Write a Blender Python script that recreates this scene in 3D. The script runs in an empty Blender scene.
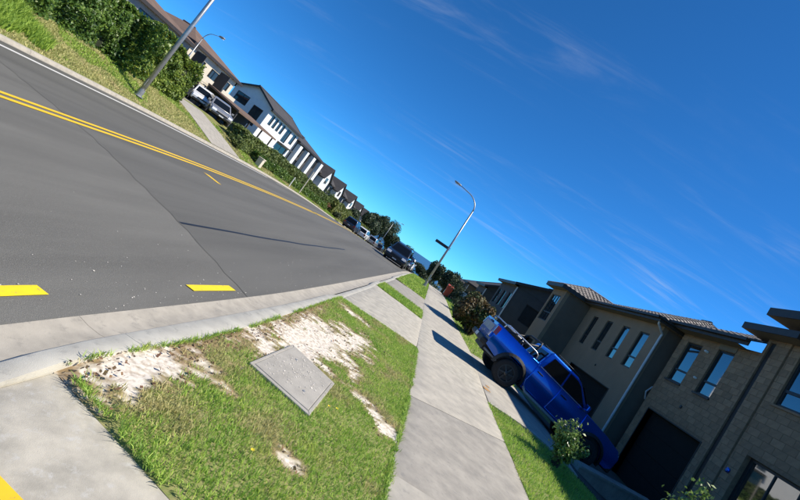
import bpy, bmesh, math, random
import numpy as np
from mathutils import Vector, Matrix, Euler
random.seed(7); RNG = np.random.default_rng(11)
R = math.radians
scn = bpy.context.scene
COL = scn.collection

# ------------------------------------------------------------------ camera
F_PX, ROLL, PITCH, YAW, HOR, CAM_H = 430.0, R(34.6), R(4.8), R(5.0), 8.0, 1.6
cd = bpy.data.cameras.new('camera'); cam = bpy.data.objects.new('camera', cd); COL.objects.link(cam)
cf = Vector((-math.sin(YAW)*math.cos(PITCH), math.cos(YAW)*math.cos(PITCH), math.sin(PITCH)))
cr = Vector((math.cos(YAW), math.sin(YAW), 0)); cu = cr.cross(cf)
ix = cr*math.cos(ROLL) + cu*math.sin(ROLL); iy = -cr*math.sin(ROLL) + cu*math.cos(ROLL)
m3 = Matrix((ix, iy, -cf)).transposed()
cam.matrix_world = Matrix.Translation((0, 0, CAM_H)) @ m3.to_4x4()
ppy = HOR + F_PX*math.tan(PITCH)
cd.sensor_fit = 'HORIZONTAL'; cd.sensor_width = 36; cd.lens = F_PX/800*36
cd.shift_x = -ppy*math.sin(ROLL)/800; cd.shift_y = -ppy*math.cos(ROLL)/800
cd.clip_start = 0.05; cd.clip_end = 60000
scn.camera = cam

# ------------------------------------------------------------------ sky and sun
SUN_AZ, SUN_EL = R(80), R(47)          # azimuth clockwise from +Y (down the street)
w = bpy.data.worlds.new('World'); scn.world = w; w.use_nodes = True
nt = w.node_tree; nt.nodes.clear()
def wn(t, **k):
    n = nt.nodes.new(t)
    for a, b in k.items(): setattr(n, a, b)
    return n
sky = wn('ShaderNodeTexSky', sky_type='NISHITA', sun_disc=False, sun_elevation=SUN_EL, sun_rotation=SUN_AZ,
         altitude=0, air_density=0.6, dust_density=0.0, ozone_density=10.0)
hs = wn('ShaderNodeMix', data_type='RGBA', blend_type='MULTIPLY'); hs.inputs[0].default_value = 1.0; hs.inputs[7].default_value = (0.34, 0.95, 1.16, 1)   # the photograph's deep, slightly cyan blue
nt.links.new(sky.outputs[0], hs.inputs[6])
geo = wn('ShaderNodeTexCoord'); sep = wn('ShaderNodeSeparateXYZ'); nt.links.new(geo.outputs['Generated'], sep.inputs[0])
# thin high cirrus, laid on a plane far above: direction divided by its height
def wm(op, a, b=None, c=None):
    n = wn('ShaderNodeMath', operation=op)
    for i, v in enumerate((a, b, c)):
        if v is None: continue
        if isinstance(v, (int, float)): n.inputs[i].default_value = v
        else: nt.links.new(v, n.inputs[i])
    return n.outputs[0]
zz = wm('MAXIMUM', sep.outputs[2], 0.03)
zz = wm('ADD', zz, 0.10)
u = wm('DIVIDE', sep.outputs[0], zz); v = wm('DIVIDE', sep.outputs[1], zz)
cmb = wn('ShaderNodeCombineXYZ'); nt.links.new(u, cmb.inputs[0]); nt.links.new(v, cmb.inputs[1])
def cirrus(rot, sx, sy, scale, lo, hi, off, dist=1.2):
    mp = wn('ShaderNodeMapping'); mp.inputs['Rotation'].default_value = (0, 0, R(rot)); mp.inputs['Scale'].default_value = (sx, sy, 1)
    mp.inputs['Location'].default_value = (off, off*0.7, 0); nt.links.new(cmb.outputs[0], mp.inputs[0])
    n = wn('ShaderNodeTexNoise'); n.inputs['Scale'].default_value = scale; n.inputs['Detail'].default_value = 9
    n.inputs['Roughness'].default_value = 0.62; n.inputs['Distortion'].default_value = dist; nt.links.new(mp.outputs[0], n.inputs['Vector'])
    mr = wn('ShaderNodeMapRange', interpolation_type='SMOOTHSTEP'); mr.inputs[1].default_value = lo; mr.inputs[2].default_value = hi
    nt.links.new(n.outputs['Fac'], mr.inputs[0]); return mr.outputs[0]
c1 = cirrus(35, 0.34, 1.7, 1.2, 0.50, 0.88, 3.1, 2.2)
c2 = cirrus(50, 0.35, 2.2, 1.5, 0.52, 0.90, 9.4, 1.8)
c3 = cirrus(0, 0.5, 0.5, 1.0, 0.40, 0.70, 5.0, 0.3)
cl = wm('MULTIPLY', wm('ADD', wm('MULTIPLY', c1, 0.9), wm('MULTIPLY', c2, 0.5)), c3)
el = wn('ShaderNodeMapRange', interpolation_type='SMOOTHSTEP'); el.inputs[1].default_value = 0.06; el.inputs[2].default_value = 0.34; nt.links.new(sep.outputs[2], el.inputs[0])   # the wisps are high up; low down haze swallows them
cl = wm('MULTIPLY', cl, wm('ADD', wm('MULTIPLY', el.outputs[0], 0.75), 0.25))
cl = wm('MINIMUM', wm('MULTIPLY', cl, 0.95), 0.5)
mixc = wn('ShaderNodeMix', data_type='RGBA'); nt.links.new(cl, mixc.inputs[0]); nt.links.new(hs.outputs[2], mixc.inputs[6])
mixc.inputs[7].default_value = (4.2, 4.6, 5.2, 1)
bg = wn('ShaderNodeBackground'); bg.inputs[1].default_value = 0.118
out = wn('ShaderNodeOutputWorld'); nt.links.new(mixc.outputs[2], bg.inputs[0]); nt.links.new(bg.outputs[0], out.inputs[0])

sd = bpy.data.lights.new('sun', 'SUN'); sun = bpy.data.objects.new('sun', sd); COL.objects.link(sun)
sd.energy = 5.0; sd.angle = R(0.53); sd.color = (1.0, 0.925, 0.80)
sdir = Vector((math.sin(SUN_AZ)*math.cos(SUN_EL), math.cos(SUN_AZ)*math.cos(SUN_EL), math.sin(SUN_EL)))
sun.rotation_euler = sdir.to_track_quat('Z', 'Y').to_euler()
sun.location = sdir*80
vs = scn.view_settings; vs.view_transform = 'Standard'; vs.look = 'None'; vs.exposure = 0.42; vs.gamma = 1.0; vs.use_curve_mapping = False
scn.render.engine = 'CYCLES'; scn.cycles.max_bounces = 6; scn.cycles.use_denoising = True

# ------------------------------------------------------------------ materials
MATS = {}
def mat(name, col, rough=0.8, var=0.0, scale=8.0, col2=None, bump=0.0, bscale=40.0, metal=0.0, ior=1.5, island=0.0,
        coat=0.0, trans=0.0, lo=0.35, hi=0.65, wear=None, spec=0.5, detail=8, stretch=None, objr=0.0):
    """a Principled material: base colour varied by noise (col..col2) and per piece (island), fine relief by bump"""
    if name in MATS: return MATS[name]
    m = bpy.data.materials.new(name); m.use_nodes = True; t = m.node_tree; b = t.nodes['Principled BSDF']
    L = t.links.new
    b.inputs['Roughness'].default_value = rough; b.inputs['Metallic'].default_value = metal; b.inputs['IOR'].default_value = ior
    b.inputs['Specular IOR Level'].default_value = spec
    if coat: b.inputs['Coat Weight'].default_value = coat; b.inputs['Coat Roughness'].default_value = 0.03
    co = t.nodes.new('ShaderNodeTexCoord').outputs['Object']
    c2 = col2 if col2 else tuple(max(0, x*(1-var)) for x in col)
    n = t.nodes.new('ShaderNodeTexNoise'); n.inputs['Scale'].default_value = scale; n.inputs['Detail'].default_value = detail; n.inputs['Roughness'].default_value = 0.62
    if stretch:
        mpn = t.nodes.new('ShaderNodeMapping'); mpn.inputs['Scale'].default_value = stretch; L(co, mpn.inputs[0]); L(mpn.outputs[0], n.inputs['Vector'])
    else: L(co, n.inputs['Vector'])
    r = t.nodes.new('ShaderNodeValToRGB'); r.color_ramp.elements[0].position = lo; r.color_ramp.elements[1].position = hi
    r.color_ramp.elements[0].color = (*c2, 1); r.color_ramp.elements[1].color = (*col, 1)
    L(n.outputs['Fac'], r.inputs[0]); c = r.outputs[0]
    if wear:                                   # (colour, scale, lo, hi): blotches or stains with a shape of their own
        n2 = t.nodes.new('ShaderNodeTexNoise'); n2.inputs['Scale'].default_value = wear[1]; n2.inputs['Detail'].default_value = 6; n2.inputs['Roughness'].default_value = 0.7
        L(co, n2.inputs['Vector']); mr = t.nodes.new('ShaderNodeMapRange'); mr.inputs[1].default_value = wear[2]; mr.inputs[2].default_value = wear[3]
        L(n2.outputs['Fac'], mr.inputs[0]); mx = t.nodes.new('ShaderNodeMix'); mx.data_type = 'RGBA'
        L(mr.outputs[0], mx.inputs[0]); L(c, mx.inputs[6]); mx.inputs[7].default_value = (*wear[0], 1); c = mx.outputs[2]
    if island:
        g = t.nodes.new('ShaderNodeNewGeometry'); h = t.nodes.new('ShaderNodeHueSaturation')
        mr = t.nodes.new('ShaderNodeMapRange'); mr.inputs[3].default_value = 1-island; mr.inputs[4].default_value = 1+island
        L(g.outputs['Random Per Island'], mr.inputs[0]); L(mr.outputs[0], h.inputs['Value'])
        m2 = t.nodes.new('ShaderNodeMapRange'); m2.inputs[3].default_value = 0.5+0.05*island; m2.inputs[4].default_value = 0.5-0.05*island
        L(g.outputs['Random Per Island'], m2.inputs[0]); L(m2.outputs[0], h.inputs['Hue']); L(c, h.inputs['Color']); c = h.outputs[0]
    if objr:
        oi = t.nodes.new('ShaderNodeObjectInfo'); h = t.nodes.new('ShaderNodeHueSaturation'); mr = t.nodes.new('ShaderNodeMapRange'); mr.inputs[3].default_value = 1-objr; mr.inputs[4].default_value = 1+objr
        L(oi.outputs['Random'], mr.inputs[0]); L(mr.outputs[0], h.inputs['Value']); L(c, h.inputs['Color']); c = h.outputs[0]
    L(c, b.inputs['Base Color'])
    if bump:
        n3 = t.nodes.new('ShaderNodeTexNoise'); n3.inputs['Scale'].default_value = bscale; n3.inputs['Detail'].default_value = 6; L(co, n3.inputs['Vector'])
        bp = t.nodes.new('ShaderNodeBump'); bp.inputs['Strength'].default_value = bump; bp.inputs['Distance'].default_value = 0.02
        L(n3.outputs['Fac'], bp.inputs['Height']); L(bp.outputs[0], b.inputs['Normal'])
    if trans:                                  # leaves let some light through
        tr = t.nodes.new('ShaderNodeBsdfTranslucent'); L(c, tr.inputs[0]); ms = t.nodes.new('ShaderNodeMixShader'); ms.inputs[0].default_value = trans
        L(b.outputs[0], ms.inputs[1]); L(tr.outputs[0], ms.inputs[2]); L(ms.outputs[0], t.nodes['Material Output'].inputs[0])
    MATS[name] = m; return m

ASPH_OLD = mat('asphalt_old', (0.158, 0.154, 0.138), 0.85, scale=1.1, col2=(0.110, 0.107, 0.096), bump=0.5, bscale=190, wear=((0.30, 0.29, 0.265), 150, 0.55, 0.70), stretch=(1, .12, 1))
ASPH_NEW = mat('asphalt_new', (0.134, 0.131, 0.118), 0.82, scale=0.9, col2=(0.092, 0.090, 0.081), bump=0.5, bscale=190, wear=((0.24, 0.233, 0.215), 150, 0.56, 0.72), stretch=(1, .07, 1))
TAR = mat('tar', (0.018, 0.018, 0.019), 0.5, 0.4, 14)
YELLOW = mat('yellow_paint', (0.86, 0.55, 0.02), 0.6, scale=9, col2=(0.80, 0.50, 0.02), wear=((0.30, 0.24, 0.10), 38, 0.60, 0.76))
YELLOWB = mat('yellow_paint_bright', (0.86, 0.66, 0.012), 0.6, scale=9, col2=(0.80, 0.60, 0.015), wear=((0.22, 0.20, 0.13), 30, 0.60, 0.70))
WHITEP = mat('white_paint', (0.72, 0.71, 0.69), 0.6, scale=9, col2=(0.60, 0.59, 0.57), wear=((0.25, 0.245, 0.24), 34, 0.60, 0.74))
CONC = mat('concrete', (0.47, 0.435, 0.37), 0.9, scale=3.2, col2=(0.34, 0.317, 0.275), bump=0.16, bscale=210, wear=((0.24, 0.23, 0.215), 11, 0.56, 0.80))
CONC2 = mat('concrete_worn', (0.50, 0.465, 0.39), 0.9, scale=5.5, col2=(0.34, 0.318, 0.27), bump=0.16, bscale=210, wear=((0.50, 0.49, 0.46), 16, 0.55, 0.75))
CONC3 = mat('concrete_grey', (0.38, 0.352, 0.305), 0.9, scale=4.0, col2=(0.27, 0.252, 0.222), bump=0.16, bscale=210, wear=((0.20, 0.195, 0.19), 14, 0.56, 0.78))
KERBC = mat('kerb_concrete', (0.60, 0.57, 0.485), 0.9, scale=4.0, col2=(0.48, 0.455, 0.39), bump=0.16, bscale=210, wear=((0.27, 0.26, 0.23), 9, 0.56, 0.78))
CHANC = mat('channel_concrete', (0.43, 0.395, 0.335), 0.9, scale=5.0, col2=(0.33, 0.304, 0.26), bump=0.16, bscale=210, wear=((0.22, 0.21, 0.19), 12, 0.55, 0.78))
COVERC = mat('cover_concrete', (0.42, 0.395, 0.35), 0.9, scale=6.0, col2=(0.33, 0.31, 0.275), bump=0.4, bscale=110)
SOIL = mat('grass_soil', (0.19, 0.25, 0.06), 0.95, scale=2.0, col2=(0.21, 0.20, 0.08), bump=0.6, bscale=30)
SOILDRY = mat('dry_lawn', (0.20, 0.20, 0.06), 0.95, scale=0.9, col2=(0.13, 0.16, 0.035), bump=0.6, bscale=30, wear=((0.30, 0.25, 0.12), 1.7, 0.5, 0.7))
EARTH = mat('earth', (0.10, 0.095, 0.05), 0.95, scale=0.4, col2=(0.07, 0.08, 0.03), bump=0.3, bscale=20)
GRASS = mat('grass_blade', (0.42, 0.58, 0.110), 0.6, scale=1.2, col2=(0.28, 0.47, 0.070), island=0.35, trans=0.35, wear=((0.52, 0.50, 0.17), 2.4, 0.54, 0.74))
GRASSDRY = mat('grass_blade_dry', (0.56, 0.50, 0.23), 0.7, scale=1.2, col2=(0.42, 0.42, 0.15), island=0.3, trans=0.25)
GRASSTALL = mat('grass_blade_tall', (0.32, 0.46, 0.07), 0.6, scale=1.2, col2=(0.24, 0.39, 0.05), island=0.3, trans=0.3)
LITTER = mat('leaf_litter', (0.22, 0.13, 0.06), 0.9, scale=20, col2=(0.09, 0.055, 0.03), island=0.5)
CHIP = mat('white_chips', (0.74, 0.70, 0.64), 0.8, scale=20, col2=(0.62, 0.57, 0.50), island=0.15)
HEDGE = mat('hedge_leaf', (0.115, 0.205, 0.030), 0.45, scale=0.8, col2=(0.065, 0.140, 0.024), island=0.55, trans=0.22)
HEDGE2 = mat('hedge_leaf_olive', (0.16, 0.205, 0.05), 0.55, scale=1.0, col2=(0.095, 0.15, 0.04), island=0.45, trans=0.2)
HEDGE3 = mat('hedge_leaf_yellow', (0.21, 0.24, 0.06), 0.55, scale=1.0, col2=(0.13, 0.18, 0.045), island=0.4, trans=0.25)
HEDGE4 = mat('hedge_leaf_fresh', (0.20, 0.275, 0.040), 0.5, scale=0.9, col2=(0.115, 0.195, 0.030), island=0.5, trans=0.25)
TREEL = mat('tree_leaf', (0.045, 0.075, 0.028), 0.6, scale=0.5, col2=(0.026, 0.05, 0.02), island=0.5, trans=0.15)
MAROON = mat('bush_leaf', (0.115, 0.075, 0.022), 0.55, scale=2.2, col2=(0.055, 0.095, 0.022), island=0.5, trans=0.2, lo=0.42, hi=0.56)
SHRUBL = mat('shrub_leaf', (0.24, 0.34, 0.09), 0.35, scale=3, col2=(0.09, 0.19, 0.035), island=0.4, trans=0.25)
RUSTL = mat('rust_leaf', (0.26, 0.085, 0.035), 0.6, scale=3, col2=(0.15, 0.06, 0.03), island=0.4, trans=0.2)
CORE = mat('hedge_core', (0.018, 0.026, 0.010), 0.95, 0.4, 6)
BARK = mat('bark', (0.12, 0.085, 0.055), 0.95, 0.5, 12, bump=0.6, bscale=30)
GALV = mat('galvanised_steel', (0.42, 0.43, 0.44), 0.45, 0.25, 9, metal=0.7)
GREYMET = mat('grey_metal', (0.30, 0.31, 0.32), 0.5, 0.2, 9, metal=0.3)
BLACKM = mat('black_metal', (0.02, 0.02, 0.022), 0.45, 0.3, 12)
BRICK = mat('block_brick', (0.32, 0.205, 0.120), 0.92, scale=5, col2=(0.25, 0.162, 0.098), bump=0.4, bscale=70, objr=0.16)
MORTAR = mat('mortar', (0.245, 0.162, 0.10), 0.95, 0.3, 12)
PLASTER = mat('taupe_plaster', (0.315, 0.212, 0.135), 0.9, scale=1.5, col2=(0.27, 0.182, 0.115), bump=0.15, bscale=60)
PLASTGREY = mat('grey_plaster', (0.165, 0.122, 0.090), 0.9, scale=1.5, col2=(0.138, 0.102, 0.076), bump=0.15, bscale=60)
DARKPAN = mat('dark_panel', (0.028, 0.024, 0.022), 0.6, 0.3, 6)
FASCIA = mat('dark_fascia', (0.040, 0.032, 0.028), 0.55, 0.25, 7)
SOFFIT = mat('soffit', (0.20, 0.165, 0.12), 0.8, 0.15, 5)
TILE = mat('roof_tile', (0.225, 0.198, 0.178), 0.8, scale=3, col2=(0.155, 0.138, 0.125), island=0.2, bump=0.3, bscale=60)
TILEBR = mat('roof_tile_brown', (0.175, 0.115, 0.080), 0.8, scale=1.2, col2=(0.125, 0.080, 0.058), bump=0.4, bscale=30)
TILEDK = mat('roof_tile_dark', (0.060, 0.056, 0.056), 0.8, scale=1.2, col2=(0.042, 0.040, 0.041), bump=0.4, bscale=30)
WHITEW = mat('white_weatherboard', (0.80, 0.80, 0.78), 0.7, scale=1.5, col2=(0.72, 0.72, 0.70))
CREAMW = mat('cream_wall', (0.66, 0.60, 0.48), 0.8, scale=1.5, col2=(0.58, 0.52, 0.42))
GREYW = mat('grey_wall', (0.30, 0.30, 0.30), 0.8, scale=1.5, col2=(0.25, 0.25, 0.25))
DARKW = mat('dark_wall', (0.07, 0.068, 0.068), 0.8, scale=1.5, col2=(0.055, 0.053, 0.053))
GLASS = mat('window_glass', (0.012, 0.016, 0.022), 0.03, 0.2, 2, ior=2.6, spec=0.5)
GLASSF = mat('far_window_glass', (0.03, 0.035, 0.04), 0.05, 0.3, 2, ior=1.55)
FRAME = mat('window_frame', (0.020, 0.020, 0.022), 0.45, 0.2, 9)
FRAMEW = mat('window_frame_white', (0.74, 0.74, 0.73), 0.5, 0.1, 9)
BLIND = mat('blind', (0.42, 0.46, 0.48), 0.8, 0.2, 9)
GDOOR = mat('garage_door_steel', (0.013, 0.012, 0.011), 0.8, 0.25, 5, spec=0.2)
CONCSHADE = mat('concrete_shade_painted', (0.085, 0.078, 0.068), 0.9, scale=3, col2=(0.06, 0.055, 0.05), bump=0.3, bscale=150, wear=((0.16, 0.15, 0.13), 90, 0.58, 0.75))  # driveway concrete with deep shade painted into its colour
PIPEW = mat('downpipe', (0.62, 0.62, 0.62), 0.45, 0.15, 8)
BLUE = mat('blue_paint', (0.0, 0.11, 0.62), 0.24, 0.12, 3, coat=1.0, metal=0.85, spec=0.3)
TYRE = mat('tyre', (0.018, 0.018, 0.018), 0.85, 0.3, 20)
RIM = mat('dark_rim', (0.06, 0.06, 0.062), 0.35, 0.2, 9, metal=0.6)
ALLOY = mat('alloy', (0.45, 0.45, 0.46), 0.3, 0.15, 9, metal=0.8)
BLKPL = mat('black_plastic', (0.016, 0.016, 0.017), 0.55, 0.3, 14)
CHROME = mat('brushed_steel', (0.70, 0.70, 0.70), 0.25, 0.12, 9, metal=0.9)
REDL = mat('red_lens', (0.30, 0.010, 0.008), 0.15, 0.2, 9, coat=0.6)
CLEARL = mat('clear_lens', (0.75, 0.76, 0.78), 0.08, 0.1, 9, coat=1.0)
CARGL = mat('car_glass', (0.006, 0.007, 0.008), 0.04, 0.1, 4, ior=1.4)
CARBLACK = mat('car_black', (0.012, 0.013, 0.018), 0.25, 0.2, 4, coat=1.0)
CARNAVY = mat('car_navy', (0.014, 0.016, 0.045), 0.25, 0.2, 4, coat=1.0)
CARWHITE = mat('car_white', (0.78, 0.78, 0.77), 0.3, 0.05, 4, coat=1.0)
CARSILVER = mat('car_silver', (0.42, 0.41, 0.39), 0.3, 0.08, 4, coat=1.0, metal=0.5)
PLATE = mat('plate', (0.75, 0.75, 0.72), 0.5, 0.1, 9)
REDOR = mat('red_plastic', (0.50, 0.075, 0.03), 0.5, 0.2, 9)
SEA = mat('sea_water', (0.030, 0.085, 0.16), 0.35, scale=0.0004, col2=(0.022, 0.07, 0.14))
FARG = mat('far_land', (0.045, 0.065, 0.035), 0.95, scale=0.02, col2=(0.03, 0.045, 0.028))

# ------------------------------------------------------------------ mesh helpers
class MB:
    def __init__(s): s.v = []; s.f = []
    def add(s, vs, fs):
        o = len(s.v); s.v += [tuple(p) for p in vs]; s.f += [tuple(i+o for i in f) for f in fs]; return s
    def box(s, x0, x1, y0, y1, z0, z1):
        return s.add([(x0,y0,z0),(x1,y0,z0),(x1,y1,z0),(x0,y1,z0),(x0,y0,z1),(x1,y0,z1),(x1,y1,z1),(x0,y1,z1)],
                     [(0,3,2,1),(4,5,6,7),(0,1,5,4),(1,2,6,5),(2,3,7,6),(3,0,4,7)])
    def hexa(s, p):   # 8 points: bottom ring 4, top ring 4
        return s.add(p, [(0,3,2,1),(4,5,6,7),(0,1,5,4),(1,2,6,5),(2,3,7,6),(3,0,4,7)])
    def bar(s, a, b, wx, wz):
        a = Vector(a); b = Vector(b); d = (b-a).normalized(); n = Vector((0,0,1)) if abs(d.z) < .95 else Vector((1,0,0))
        p = d.cross(n).normalized()*wx/2; q = d.cross(p).normalized()*wz/2
        return s.hexa([a-p-q, a+p-q, a+p+q, a-p+q, b-p-q, b+p-q, b+p+q, b-p+q])
    def tube(s, pts, rad, n=10, caps=True):
        pts = [Vector(p) for p in pts]; k = len(pts); rad = rad if isinstance(rad, (list, tuple)) else [rad]*k
        rings = []; ref = Vector((0.31, 0.83, 0.17))
        for i, p in enumerate(pts):
            d = (pts[min(i+1, k-1)] - pts[max(i-1, 0)]).normalized()
            a = d.cross(ref).normalized(); b = d.cross(a)
            rings.append([p + (a*math.cos(t) + b*math.sin(t))*rad[i] for t in [2*math.pi*j/n for j in range(n)]])
        vs = [q for r in rings for q in r]
        fs = [(i*n+j, i*n+(j+1)%n, (i+1)*n+(j+1)%n, (i+1)*n+j) for i in range(k-1) for j in range(n)]
        if caps: fs += [tuple(range(n))[::-1], tuple(range((k-1)*n, k*n))]
        return s.add(vs, fs)
    def lathe(s, prof, axis='y', n=24, c=(0,0,0), caps=True):      # prof: (radius, along)
        vs = []; k = len(prof)
        for r, h in prof:
            for j in range(n):
                t = 2*math.pi*j/n; p, q = r*math.cos(t), r*math.sin(t)
                vs.append((c[0]+p, c[1]+h, c[2]+q) if axis == 'y' else (c[0]+p, c[1]+q, c[2]+h) if axis == 'z' else (c[0]+h, c[1]+p, c[2]+q))
        return s.add(vs, [(i*n+j, i*n+(j+1)%n, (i+1)*n+(j+1)%n, (i+1)*n+j) for i in range(k-1) for j in range(n)] + ([tuple(range(n)), tuple(range((k-1)*n, k*n))[::-1]] if caps else []))
    def prism(s, poly, y0, y1, ins=0.0):  # polygon in (x,z) extruded along y
        n = len(poly)
        vs = [(x, y0, z) for x, z in poly] + [(x, y1, z) for x, z in poly]
        return s.add(vs, [tuple(range(n)), tuple(range(n, 2*n))[::-1]] + [(i, i+n, (i+1)%n+n, (i+1)%n) for i in range(n)])
    def loft(s, rings):
        n = len(rings[0]); vs = [q for r in rings for q in r]; k = len(rings)
        return s.add(vs, [(i*n+j, i*n+(j+1)%n, (i+1)*n+(j+1)%n, (i+1)*n+j) for i in range(k-1) for j in range(n)] + [tuple(range(n))[::-1], tuple(range((k-1)*n, k*n))])
    def mesh(s, name, shift=(0,0,0)):
        me = bpy.data.meshes.new(name)
        me.from_pydata([(p[0]-shift[0], p[1]-shift[1], p[2]-shift[2]) for p in s.v], [], s.f); me.update()
        bm = bmesh.new(); bm.from_mesh(me); bmesh.ops.recalc_face_normals(bm, faces=bm.faces); bm.to_mesh(me); bm.free()
        return me
def npmesh(name, V, Fq, smooth=False):
    """numpy verts (n,3) and faces (m,k) -> mesh"""
    me = bpy.data.meshes.new(name); k = Fq.shape[1]
    me.vertices.add(len(V)); me.vertices.foreach_set('co', np.ascontiguousarray(V, dtype=np.float32).ravel())
    me.loops.add(Fq.size); me.loops.foreach_set('vertex_index', np.ascontiguousarray(Fq, dtype=np.int32).ravel())
    me.polygons.add(len(Fq)); me.polygons.foreach_set('loop_start', np.arange(0, Fq.size, k, dtype=np.int32))
    me.polygons.foreach_set('loop_total', np.full(len(Fq), k, dtype=np.int32)); me.update(calc_edges=True)
    if smooth: me.polygons.foreach_set('use_smooth', np.ones(len(Fq), dtype=bool))
    return me
ORG = {}
def origin(p):
    o = Vector((0,0,0))
    while p is not None: o += Vector(ORG.get(p.name, (0,0,0))); p = p.parent
    return o
def link(name, me, m, parent=None):
    o = bpy.data.objects.new(name, me); COL.objects.link(o)
    if m is not None:
        me.materials.clear(); me.materials.append(m)
    if parent is not None: o.parent = parent
    return o
def obj(name, mb, m, parent=None, smooth=False, bevel=0.0, local=False):
    """one mesh object from an MB in world coordinates (or the parent's, if local)"""
    me = mb.mesh(name, (0,0,0) if local or parent is None else origin(parent))
    if smooth: me.polygons.foreach_set('use_smooth', [True]*len(me.polygons))
    o = link(name, me, m, parent)
    if bevel:
        b = o.modifiers.new('bevel', 'BEVEL'); b.width = bevel; b.segments = 2; b.limit_method = 'ANGLE'; b.angle_limit = R(40)
    return o
def tag(o, label=None, cat=None, group=None, kind=None):
    for k, v in (('label', label), ('category', cat), ('group', group), ('kind', kind)):
        if v: o[k] = v
    return o
def thing(name, label, cat, loc=(0,0,0), rot=(0,0,0), group=None):
    o = bpy.data.objects.new(name, None); COL.objects.link(o); o.location = loc; o.rotation_euler = rot; o.empty_display_size = 0.2
    ORG[o.name] = tuple(loc)
    return tag(o, label, cat, group)
def smoothed(o, ang=35):
    me = o.data; me.polygons.foreach_set('use_smooth', [True]*len(me.polygons))
    try:
        me.set_sharp_from_angle(angle=R(ang))
    except Exception: pass
    return o

def hash2(ix, iy, seed):
    h = (ix.astype(np.int64)*374761393 + iy.astype(np.int64)*668265263 + seed*982451653) & 0x7fffffff
    h = ((h ^ (h >> 13))*1274126177) & 0x7fffffff
    return ((h ^ (h >> 16)) & 0xffff)/65535.0
def vnoise(x, y, seed=0):
    x = np.asarray(x, float); y = np.asarray(y, float); ix = np.floor(x); iy = np.floor(y); fx = x-ix; fy = y-iy
    fx = fx*fx*(3-2*fx); fy = fy*fy*(3-2*fy)
    a = hash2(ix, iy, seed); b = hash2(ix+1, iy, seed); c = hash2(ix, iy+1, seed); d = hash2(ix+1, iy+1, seed)
    return (a*(1-fx)+b*fx)*(1-fy) + (c*(1-fx)+d*fx)*fy
def fbm(x, y, seed=0, o=4):
    s = 0; a = 0.5; t = 0
    for i in range(o): s = s + a*vnoise(np.asarray(x)*2**i, np.asarray(y)*2**i, seed+i*17); t += a; a *= 0.5
    return s/t

# ------------------------------------------------------------------ the lie of the land
def zs(y):                                     # height of the street along its length: level, then falling to the sea
    y = np.asarray(y, float); d = np.clip(y-26, 0, None)
    return np.where(d < 21, -0.0012*d*d, -0.529-0.0504*(d-21))
def interp(tab):
    X = [a for a, b in tab]; Y = [b for a, b in tab]
    def f(y): return np.interp(y, X, Y)
    def g(y):                                  # softened
        y = np.asarray(y, float); return (f(y-2)+f(y-1)+f(y)*2+f(y+1)+f(y+2))/6
    return g
XR = interp([(-10,-1.9),(0,-1.9),(3,-1.87),(5,-1.72),(9,-1.68),(400,-1.68)])          # edge of the seal, near side
XC = interp([(-10,-6.4),(3,-6.9),(6.4,-7.2),(9,-7.65),(13.7,-8.2),(21,-8.55),(31,-8.4),(50,-8.0),(90,-7.7),(400,-7.7)])   # centre line
XW = interp([(-10,-11.4),(5,-11.8),(10.2,-12.4),(16.5,-13.3),(21,-13.6),(31,-13.7),(60,-13.5)])
XK = interp([(-10,-12.4),(5,-12.8),(10.6,-13.45),(17,-14.3),(32,-14.6),(60,-14.4),(100,-14.0),(400,-14.0)])   # far kerb
BANK = 2.6                                     # width of the grass bank behind the far kerb
def bank_h(y): return np.interp(y, [0, 20, 30, 45, 60], [0.92, 0.92, 0.72, 0.62, 0.55])
def plat_h(y): return np.interp(y, [0, 20, 30, 45, 60, 100], [1.25, 1.25, 1.25, 1.0, 0.8, 0.6])
def zt(x, y):
    """ground height everywhere (verge level = street level)"""
    x = np.asarray(x, float); y = np.asarray(y, float); b = zs(y)
    d = (XK(y)-0.2) - x
    left = np.where(d <= 0, 0, np.where(d < BANK, bank_h(y)*np.clip(d/BANK, 0, 1), bank_h(y)+(plat_h(y)-bank_h(y))*np.clip((d-BANK)/2.0, 0, 1)))
    e = np.clip((x-2.9)/5.1, 0, 1); right = -0.9*e*e*(3-2*e)*1.0
    return b + np.where(d > 0, left, 0) + np.where(x > 2.9, right, 0)
ROAD_Z = -0.10

def sheet(name, f0, f1, y0, y1, ny, nx, zf, m, parent=None):
    """a strip between two edge curves x=f0(y), x=f1(y), z=zf(x,y)"""
    ys = np.linspace(y0, y1, ny+1) if not isinstance(ny, (list, np.ndarray)) else np.asarray(ny, float)
    t = np.linspace(0, 1, nx+1)
    A = np.asarray(f0(ys), float)*np.ones_like(ys); B = np.asarray(f1(ys), float)*np.ones_like(ys)
    Xg = A[:, None]*(1-t) + B[:, None]*t; Yg = np.repeat(ys[:, None], nx+1, 1); Zg = zf(Xg, Yg)
    V = np.stack([Xg, Yg, Zg], -1).reshape(-1, 3); n = nx+1
    i = np.arange(len(ys)-1)[:, None]*n + np.arange(nx); i = i.ravel()
    F = np.stack([i, i+1, i+n+1, i+n], -1)
    return link(name, npmesh(name, V, F, True), m, parent)
def const(c): return lambda y: np.full_like(np.asarray(y, float), c)
YS_FAR = np.concatenate([np.arange(-8, 60, 0.5), np.arange(60, 200, 4), np.arange(200, 721, 20)])

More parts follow.
